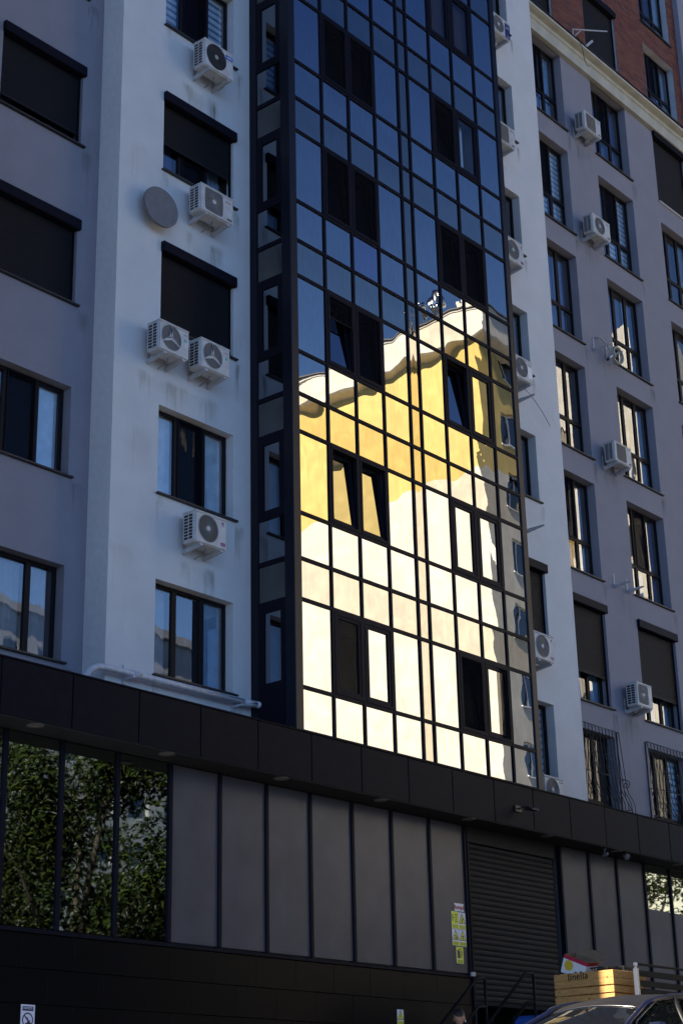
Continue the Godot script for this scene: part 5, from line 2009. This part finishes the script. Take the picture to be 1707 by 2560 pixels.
		for x in [-0.15, 0.15]:
			for y in [0.0, 0.1, 0.2]: box(s, x - 0.008, x + 0.008, y + 0.001, y + 0.024, -0.19, 0.19)
			for i in 8: box(s, x - 0.006, x + 0.006, 0.025, 0.2, -0.19 + 0.052 * i, -0.178 + 0.052 * i)
		obj("lattice", s, M.plastic_black, pt)
		s = mb()
		box(s, -0.14, 0.14, 0.002, 0.012, -0.19, 0.19)
		obj("base", s, M.plastic_black, pt)
	var bn := thing("plastic_bin", "blue plastic bin on the dock beside the stair head", "bin", Vector3(3.78, -5.45, 1.0))
	s = mb()
	var p2 := []
	for i in 8: p2.append(Vector3((0.17 if i & 1 else -0.17) * (1.15 if i & 2 else 1.0), 0.46 if i & 2 else 0.0, (0.22 if i & 4 else -0.22) * (1.12 if i & 2 else 1.0)))
	hexa(s, p2)
	obj("tub", s, M.plastic_blue, bn)
	s = mb()
	cbox(s, -0.215, 0.215, 0.46, 0.49, -0.265, 0.265, 0.01)
	obj("lid", s, M.plastic_blue, bn)

# ------------------------------------------------------------------ car
func build_car() -> void:
	var c := thing("parked_car", "dark blue hatchback parked along the building with its windscreen to the left", "car", Vector3(-6.6, -7.0, 7.475))
	var s := mb(true)
	var S := [[0.0, 0.36, 0.50, 0.60, 0.65, 0.60], [0.10, 0.24, 0.50, 0.69, 0.73, 0.77], [0.5, 0.2, 0.52, 0.78, 0.83, 0.85], [1.05, 0.2, 0.54, 0.87, 0.93, 0.88], [2.0, 0.2, 0.55, 0.92, 0.94, 0.89], [3.2, 0.2, 0.55, 0.95, 0.97, 0.89], [3.9, 0.22, 0.57, 0.96, 0.99, 0.86], [4.2, 0.26, 0.55, 0.88, 0.94, 0.78], [4.3, 0.36, 0.55, 0.72, 0.76, 0.66]]
	var rings := []
	for q in S:
		var w: float = q[5]
		rings.append([Vector3(q[0], q[1], -w * 0.86), Vector3(q[0], q[1] + 0.12, -w * 0.98), Vector3(q[0], q[2], -w), Vector3(q[0], q[3] - 0.06, -w * 0.975), Vector3(q[0], q[3], -w * 0.93), Vector3(q[0], q[4], -w * 0.55), Vector3(q[0], q[4] + 0.01, 0), Vector3(q[0], q[4], w * 0.55), Vector3(q[0], q[3], w * 0.93), Vector3(q[0], q[3] - 0.06, w * 0.975), Vector3(q[0], q[2], w), Vector3(q[0], q[1] + 0.12, w * 0.98), Vector3(q[0], q[1], w * 0.86)])
	for i in rings.size() - 1:
		for k in 13:
			var k2 := (k + 1) % 13
			quad(s, rings[i][k], rings[i][k2], rings[i + 1][k2], rings[i + 1][k])
	for e in [rings[0], rings[-1]]:
		for k in range(1, 12): trif(s, e[0], e[k], e[k + 1])
	obj("body", s, M.car_paint, c)
	# roof
	var R := [[1.85, 1.36, 0.575], [1.95, 1.405, 0.585], [2.15, 1.452, 0.59], [2.45, 1.497, 0.595], [2.8, 1.52, 0.595], [3.2, 1.51, 0.585], [3.55, 1.47, 0.57], [3.8, 1.42, 0.55]]
	var rr := []
	for q in R:
		var ring_ := []
		for k in 11:
			var u := -1.0 + 0.2 * k
			ring_.append(Vector3(q[0] + (0.05 * u * u if q[0] < 2.0 else 0.0), q[1] - 0.055 * u * u, q[2] * u))
		rr.append(ring_)
	s = mb(true)
	for i in rr.size() - 1:
		for k in 10: quad(s, rr[i][k], rr[i + 1][k], rr[i + 1][k + 1], rr[i][k + 1])
	obj("roof_panel", s, M.car_roof_dust, c)
	# windscreen and rear window
	s = mb(true)
	var ws := []
	for j in 7:
		var t := j / 6.0
		var row := []
		for k in 11:
			var u := -1.0 + 0.2 * k
			var hwd := lerpf(0.72, 0.572, t)
			row.append(Vector3(lerpf(0.98, 1.845, t) + 0.05 * t * u * u + 0.10 * (1.0 - t) * u * u + 0.03 * sin(PI * t) * -1.0, lerpf(0.93, 1.355, t) - 0.055 * t * u * u + 0.012 * sin(PI * t), hwd * u))
		ws.append(row)
	for j in 6:
		for k in 10: quad(s, ws[j][k], ws[j + 1][k], ws[j + 1][k + 1], ws[j][k + 1])
	obj("windscreen", s, M.car_glass, c)
	s = mb(true)
	tube(s, ws[6].map(func(p): return p + Vector3(-0.004, 0.004, 0)), 0.006, 6)
	obj("windscreen_trim", s, M.car_chrome, c)
	s = mb(true)
	var rw := []
	for j in 3:
		var t := j / 2.0
		var row := []
		for k in 7:
			var u := -1.0 + k / 3.0
			row.append(Vector3(lerpf(4.12, 3.8, t) - 0.05 * u * u, lerpf(0.98, 1.415, t) - 0.05 * t * u * u, lerpf(0.66, 0.55, t) * u))
		rw.append(row)
	for j in 2:
		for k in 6: quad(s, rw[j][k], rw[j][k + 1], rw[j + 1][k + 1], rw[j + 1][k])
	obj("rear_window", s, M.car_glass, c)
	for sg in [-1.0, 1.0]:
		# pillars and roof edge
		s = mb(true)
		var edge := [Vector3(1.02, 0.92, 0.76 * sg), Vector3(1.45, 1.13, 0.675 * sg), Vector3(1.90, 1.318, 0.592 * sg)]
		for i in range(1, R.size()): edge.append(Vector3(R[i][0], R[i][1] - 0.058, (R[i][2] + 0.012) * sg))
		edge.append(Vector3(4.12, 0.97, 0.70 * sg))
		tube(s, edge, 0.038, 8)
		obj("pillar", s, M.car_paint, c)
		for q in [[2.42, 2.52], [3.25, 3.33]]:
			s = mb(true)
			tube(s, [Vector3(q[0], 0.93, 0.835 * sg), Vector3(q[0] + 0.06, 1.44, 0.615 * sg)], 0.035, 6)
			obj("pillar", s, M.car_trim, c)
		for q in [[1.25, 2.42, 1.13, 2.47], [2.45, 3.25, 2.5, 3.3], [3.3, 3.95, 3.34, 3.75]]:
			s = mb(true)
			var a0 := Vector3(q[0], 0.93, 0.845 * sg)
			var a1 := Vector3(q[1], 0.945, 0.845 * sg)
			var yt := func(x: float) -> float: return clampf(lerpf(1.08, 1.43, clampf((x - 1.3) / 0.9, 0, 1)), 0, 1.43) if x < 2.3 else 1.44 - maxf(0.0, x - 3.2) * 0.14
			var g := []
			for k in 7:
				var x := lerpf(q[0] + (0.06 if q[0] < 2 else 0.05), q[1] + 0.03, k / 6.0)
				var y: float = yt.call(x)
				if q[0] < 2.0 and k == 0: y = 1.04
				g.append(Vector3(x, y, lerpf(0.845, 0.615, (y - 0.93) / 0.51) * sg))
			for k in 6:
				var b0 := a0.lerp(a1, k / 6.0)
				var b1 := a0.lerp(a1, (k + 1) / 6.0)
				quad(s, b0, b1, g[k + 1], g[k])
			obj("side_window", s, M.car_glass, c)
			s = mb(true)
			tube(s, [a0] + g + [a1], 0.008, 5)
			obj("window_trim", s, M.car_chrome, c)
		# wheels
		for x in [0.78, 3.45]:
			var o := Vector3(x, 0.31, 0.80 * sg)
			s = mb(true)
			lathe(s, o, Vector3(0, 0, sg), [[0.19, -0.10], [0.29, -0.10], [0.31, -0.06], [0.31, 0.07], [0.29, 0.105], [0.20, 0.105]], 28)
			var wh := obj("wheel", s, M.tyre_rubber, c)
			s = mb(true)
			lathe(s, o, Vector3(0, 0, sg), [[0.20, 0.10], [0.185, 0.085], [0.06, 0.07], [0.05, 0.09], [0.0, 0.09]], 20)
			obj("rim", s, M.rim_alloy, wh)
		s = mb()
		cbox(s, 1.38, 1.52, 0.97, 1.12, (0.9 if sg > 0 else -1.08), (1.08 if sg > 0 else -0.9), 0.03)
		obj("wing_mirror", s, M.car_paint, c)
		s = mb(true)
		lathe(s, Vector3(0.13, 0.64, 0.58 * sg), Vector3(-1, 0.15, 0.25 * sg).normalized(), [[0.13, -0.02], [0.12, 0.03], [0.07, 0.05], [0.0, 0.055]], 16)
		obj("headlight", s, M.car_lamp, c)
		# seats
		s = mb()
		cbox(s, 2.1, 2.25, 0.5, 1.08, 0.38 * sg - 0.22, 0.38 * sg + 0.22, 0.05)
		cbox(s, 2.14, 2.22, 1.10, 1.26, 0.38 * sg - 0.12, 0.38 * sg + 0.12, 0.03)
		obj("seat", s, M.car_trim, c)
	s = mb()
	cbox(s, -0.01, 0.04, 0.38, 0.52, -0.42, 0.42, 0.02)
	obj("grille", s, M.car_trim, c)
	s = mb()
	cbox(s, 1.05, 1.5, 0.80, 0.955, -0.7, 0.7, 0.04)
	obj("dashboard", s, M.car_trim, c)
	s = mb(true)
	tube(s, [Vector3(1.72, 1.27, 0.0), Vector3(1.78, 1.23, 0.0)], 0.01, 5)
	cbox(s, 1.74, 1.77, 1.17, 1.24, -0.11, 0.11, 0.01)
	obj("rear_view_mirror", s, M.car_trim, c)

# ------------------------------------------------------------------ person
func nets(s: SurfaceTool, bones: Array, cell: float, k: float) -> void:
	var lo := Vector3(1e9, 1e9, 1e9)
	var hi := -lo
	for b in bones:
		for q in [0, 1]:
			lo = lo.min(b[q] - Vector3.ONE * (b[2 + q] + cell * 2))
			hi = hi.max(b[q] + Vector3.ONE * (b[2 + q] + cell * 2))
	var n := Vector3i(((hi - lo) / cell).ceil()) + Vector3i.ONE
	var f := PackedFloat32Array()
	f.resize(n.x * n.y * n.z)
	f.fill(1.0)
	for b in bones:
		var a: Vector3 = b[0]
		var d: Vector3 = b[1] - a
		var dd := maxf(d.length_squared(), 1e-9)
		var rm: float = maxf(b[2], b[3]) + cell * 2.0 + k
		var i0 := Vector3i(((a.min(b[1]) - Vector3.ONE * rm - lo) / cell).floor()).clamp(Vector3i.ZERO, n - Vector3i.ONE)
		var i1 := Vector3i(((a.max(b[1]) + Vector3.ONE * rm - lo) / cell).ceil()).clamp(Vector3i.ZERO, n - Vector3i.ONE)
		for z in range(i0.z, i1.z + 1):
			for y in range(i0.y, i1.y + 1):
				for x in range(i0.x, i1.x + 1):
					var p := lo + Vector3(x, y, z) * cell
					var t := clampf((p - a).dot(d) / dd, 0, 1)
					var q := p.distance_to(a + d * t) - lerpf(b[2], b[3], t)
					var o := (z * n.y + y) * n.x + x
					var e := f[o]
					var h := maxf(k - absf(e - q), 0.0) / k
					f[o] = minf(e, q) - h * h * k * 0.25
	var vid := {}
	var at := func(x: int, y: int, z: int) -> float: return f[(z * n.y + y) * n.x + x]
	var vp := func(c: Vector3i) -> Vector3:
		if vid.has(c): return vid[c]
		var sum := Vector3.ZERO
		var m := 0
		for e in [[0, 1], [2, 3], [4, 5], [6, 7], [0, 2], [1, 3], [4, 6], [5, 7], [0, 4], [1, 5], [2, 6], [3, 7]]:
			var p := Vector3i(e[0] & 1, (e[0] >> 1) & 1, e[0] >> 2)
			var q := Vector3i(e[1] & 1, (e[1] >> 1) & 1, e[1] >> 2)
			var fa: float = at.call(c.x + p.x, c.y + p.y, c.z + p.z)
			var fb: float = at.call(c.x + q.x, c.y + q.y, c.z + q.z)
			if (fa < 0) != (fb < 0):
				sum += Vector3(p).lerp(Vector3(q), fa / (fa - fb))
				m += 1
		var v := lo + (Vector3(c) + sum / maxf(m, 1)) * cell
		vid[c] = v
		return v
	for z in range(1, n.z - 1):
		for y in range(1, n.y - 1):
			for x in range(1, n.x - 1):
				var v0 := f[(z * n.y + y) * n.x + x]
				for ax in 3:
					var dv := [Vector3i(1, 0, 0), Vector3i(0, 1, 0), Vector3i(0, 0, 1)][ax] as Vector3i
					var v1 := f[((z + dv.z) * n.y + y + dv.y) * n.x + x + dv.x]
					if (v0 < 0) == (v1 < 0): continue
					var u := [Vector3i(0, 1, 0), Vector3i(0, 0, 1), Vector3i(1, 0, 0)][ax] as Vector3i
					var w := [Vector3i(0, 0, 1), Vector3i(1, 0, 0), Vector3i(0, 1, 0)][ax] as Vector3i
					var c := Vector3i(x, y, z)
					var q := [vp.call(c - u - w), vp.call(c - w), vp.call(c), vp.call(c - u)]
					if v0 < 0: quad(s, q[0], q[1], q[2], q[3])
					else: quad(s, q[3], q[2], q[1], q[0])

func build_person() -> void:
	var t := thing("person", "person in dark clothes with short dark hair and beard walking past, looking down", "person", Vector3(0.73, -6.85, 1.717))
	t.rotation.y = atan2(-0.80, 0.60)
	var V := func(x: float, y: float, z: float) -> Vector3: return Vector3(x, y, z)
	var body := [
		[V.call(0, 0.98, 0), V.call(0, 1.18, 0.0), 0.13, 0.12], [V.call(-0.06, 1.36, 0), V.call(0.06, 1.36, 0), 0.13, 0.13], [V.call(0, 1.18, 0), V.call(0, 1.36, 0), 0.12, 0.13],
		[V.call(-0.16, 1.46, 0), V.call(0.16, 1.46, 0), 0.07, 0.07], [V.call(0, 1.46, 0), V.call(0, 1.60, 0.03), 0.062, 0.056],
		[V.call(0.19, 1.45, 0), V.call(0.25, 1.16, -0.03), 0.055, 0.042], [V.call(0.25, 1.16, -0.03), V.call(0.14, 1.10, 0.22), 0.042, 0.03],
		[V.call(-0.19, 1.45, 0), V.call(-0.26, 1.17, -0.05), 0.055, 0.042], [V.call(-0.26, 1.17, -0.05), V.call(-0.25, 0.94, 0.06), 0.042, 0.03],
		[V.call(0.09, 0.96, 0), V.call(0.10, 0.52, 0.14), 0.085, 0.058], [V.call(0.10, 0.52, 0.14), V.call(0.10, 0.10, 0.10), 0.055, 0.038],
		[V.call(-0.09, 0.96, 0), V.call(-0.10, 0.52, 0.02), 0.085, 0.058], [V.call(-0.10, 0.52, 0.02), V.call(-0.10, 0.14, -0.24), 0.055, 0.038],
	]
	var s := mb(true)
	nets(s, body, 0.02, 0.05)
	# head, bent forward
	var H := Transform3D(Basis(Vector3.RIGHT, 0.42), Vector3(0, 1.60, 0.03))
	var hp := func(x: float, y: float, z: float) -> Vector3: return H * Vector3(x, y, z)
	var head := [
		[hp.call(0, -0.05, -0.01), hp.call(0, 0.03, -0.005), 0.052, 0.055], [hp.call(0, 0.115, -0.02), hp.call(0, 0.12, 0.02), 0.083, 0.078], [hp.call(0, 0.05, 0.02), hp.call(0, 0.10, 0.03), 0.062, 0.068],
		[hp.call(0, 0.0, 0.065), hp.call(0, 0.03, 0.05), 0.026, 0.045], [hp.call(0, 0.095, 0.092), hp.call(0, 0.06, 0.115), 0.009, 0.015],
		[hp.call(-0.028, 0.105, 0.085), hp.call(0.028, 0.105, 0.085), 0.014, 0.014], [hp.call(-0.02, 0.028, 0.088), hp.call(0.02, 0.028, 0.088), 0.010, 0.010],
		[hp.call(0.078, 0.085, 0.0), hp.call(0.082, 0.055, 0.005), 0.014, 0.010], [hp.call(-0.078, 0.085, 0.0), hp.call(-0.082, 0.055, 0.005), 0.014, 0.010],
	]
	nets(s, head, 0.008, 0.018)
	# hands: palm, four fingers, thumb
	for q in [[V.call(0.14, 1.10, 0.22), Vector3(-0.35, 0.35, 0.85).normalized(), Vector3(0, 1, 0), 1.0], [V.call(-0.25, 0.94, 0.06), Vector3(0.05, -0.95, 0.28).normalized(), Vector3(0, 0, 1), -1.0]]:
		var d: Vector3 = q[1]
		var sd: Vector3 = d.cross(q[2]).normalized()
		var nm: Vector3 = sd.cross(d).normalized()
		var hb := [[q[0] + d * 0.02, q[0] + d * 0.085, 0.026, 0.024], [q[0] + d * 0.03 + sd * 0.022, q[0] + d * 0.085 + sd * 0.026, 0.018, 0.016], [q[0] + d * 0.03 - sd * 0.022, q[0] + d * 0.085 - sd * 0.026, 0.018, 0.016]]
		for i in 4:
			var b0: Vector3 = q[0] + d * 0.09 + sd * (-0.03 + 0.02 * i)
			var ln: float = [0.034, 0.042, 0.045, 0.038][i]
			var b1 := b0 + (d * 0.85 + nm * 0.5).normalized() * ln
			var b2 := b1 + (d * 0.35 + nm * 0.93).normalized() * ln * 0.85
			hb.append([b0, b1, 0.0095, 0.009])
			hb.append([b1, b2, 0.009, 0.0078])
		var t0: Vector3 = q[0] + d * 0.03 + sd * 0.03 * q[3]
		hb.append([t0, t0 + (d * 0.6 + sd * 0.5 * q[3] + nm * 0.5).normalized() * 0.045, 0.012, 0.0105])
		nets(s, hb, 0.006, 0.008)
	obj("body", s, M.skin, t)
	s = mb(true)
	nets(s, [[V.call(0, 0.90, 0), V.call(0, 1.2, 0.0), 0.165, 0.15], [V.call(-0.07, 1.36, 0), V.call(0.07, 1.36, 0), 0.155, 0.155], [V.call(0, 1.2, 0), V.call(0, 1.36, 0), 0.15, 0.155], [V.call(-0.17, 1.455, -0.005), V.call(0.17, 1.455, -0.005), 0.086, 0.086], [V.call(0, 1.50, -0.02), V.call(0, 1.535, -0.01), 0.09, 0.082],
		[V.call(0.19, 1.45, 0), V.call(0.25, 1.16, -0.03), 0.08, 0.064], [V.call(0.25, 1.16, -0.03), V.call(0.155, 1.105, 0.18), 0.062, 0.05], [V.call(-0.19, 1.45, 0), V.call(-0.26, 1.17, -0.05), 0.08, 0.064], [V.call(-0.26, 1.17, -0.05), V.call(-0.25, 0.97, 0.045), 0.062, 0.05]], 0.02, 0.05)
	obj("jacket", s, M.jacket_black, t)
	s = mb(true)
	nets(s, [[V.call(-0.05, 0.94, 0), V.call(0.05, 0.94, 0), 0.135, 0.135], [V.call(0.09, 0.92, 0), V.call(0.10, 0.52, 0.14), 0.11, 0.082], [V.call(0.10, 0.52, 0.14), V.call(0.10, 0.10, 0.10), 0.080, 0.068], [V.call(-0.09, 0.92, 0), V.call(-0.10, 0.52, 0.02), 0.11, 0.082], [V.call(-0.10, 0.52, 0.02), V.call(-0.10, 0.15, -0.23), 0.080, 0.068]], 0.02, 0.04)
	obj("trousers", s, M.trouser_dark, t)
	for q in [[V.call(0.10, 0.045, 0.06), V.call(0.105, 0.035, 0.25)], [V.call(-0.10, 0.10, -0.27), V.call(-0.105, 0.035, -0.10)]]:
		s = mb(true)
		nets(s, [[q[0], q[1], 0.045, 0.036], [q[0] + Vector3(0, 0.06, 0.02), q[0], 0.05, 0.045]], 0.012, 0.02)
		obj("shoe", s, M.iron_black, t)
	s = mb(true)
	nets(s, [[hp.call(0, 0.135, -0.04), hp.call(0, 0.15, 0.03), 0.084, 0.066], [hp.call(0, 0.09, -0.055), hp.call(0, 0.05, -0.05), 0.07, 0.05], [hp.call(-0.066, 0.11, -0.01), hp.call(-0.07, 0.08, -0.015), 0.02, 0.012], [hp.call(0.066, 0.11, -0.01), hp.call(0.07, 0.08, -0.015), 0.02, 0.012], [hp.call(-0.035, 0.178, 0.045), hp.call(0.035, 0.178, 0.045), 0.026, 0.026]], 0.009, 0.02)
	obj("hair", s, M.hair_black, t)
	s = mb(true)
	nets(s, [[hp.call(-0.056, 0.045, 0.035), hp.call(-0.025, -0.006, 0.078), 0.016, 0.022], [hp.call(0.056, 0.045, 0.035), hp.call(0.025, -0.006, 0.078), 0.016, 0.022], [hp.call(-0.02, -0.01, 0.082), hp.call(0.02, -0.01, 0.082), 0.024, 0.024], [hp.call(-0.022, 0.047, 0.094), hp.call(0.022, 0.047, 0.094), 0.006, 0.006]], 0.007, 0.012)
	obj("beard", s, M.hair_black, t)
	s = mb(true)
	tube(s, [hp.call(0.088, 0.07, 0.012), hp.call(0.09, 0.03, 0.024)], 0.008, 6)
	obj("earbud", s, M.earbud_white, t)
	for sg in [-1.0, 1.0]:
		s = mb(true)
		lathe(s, hp.call(0.03 * sg, 0.088, 0.082), H.basis * Vector3(0.1 * sg, 0, 1).normalized(), [[0.011, 0.0], [0.009, 0.005], [0.0, 0.007]], 10)
		obj("eye", s, M.label_white, t)
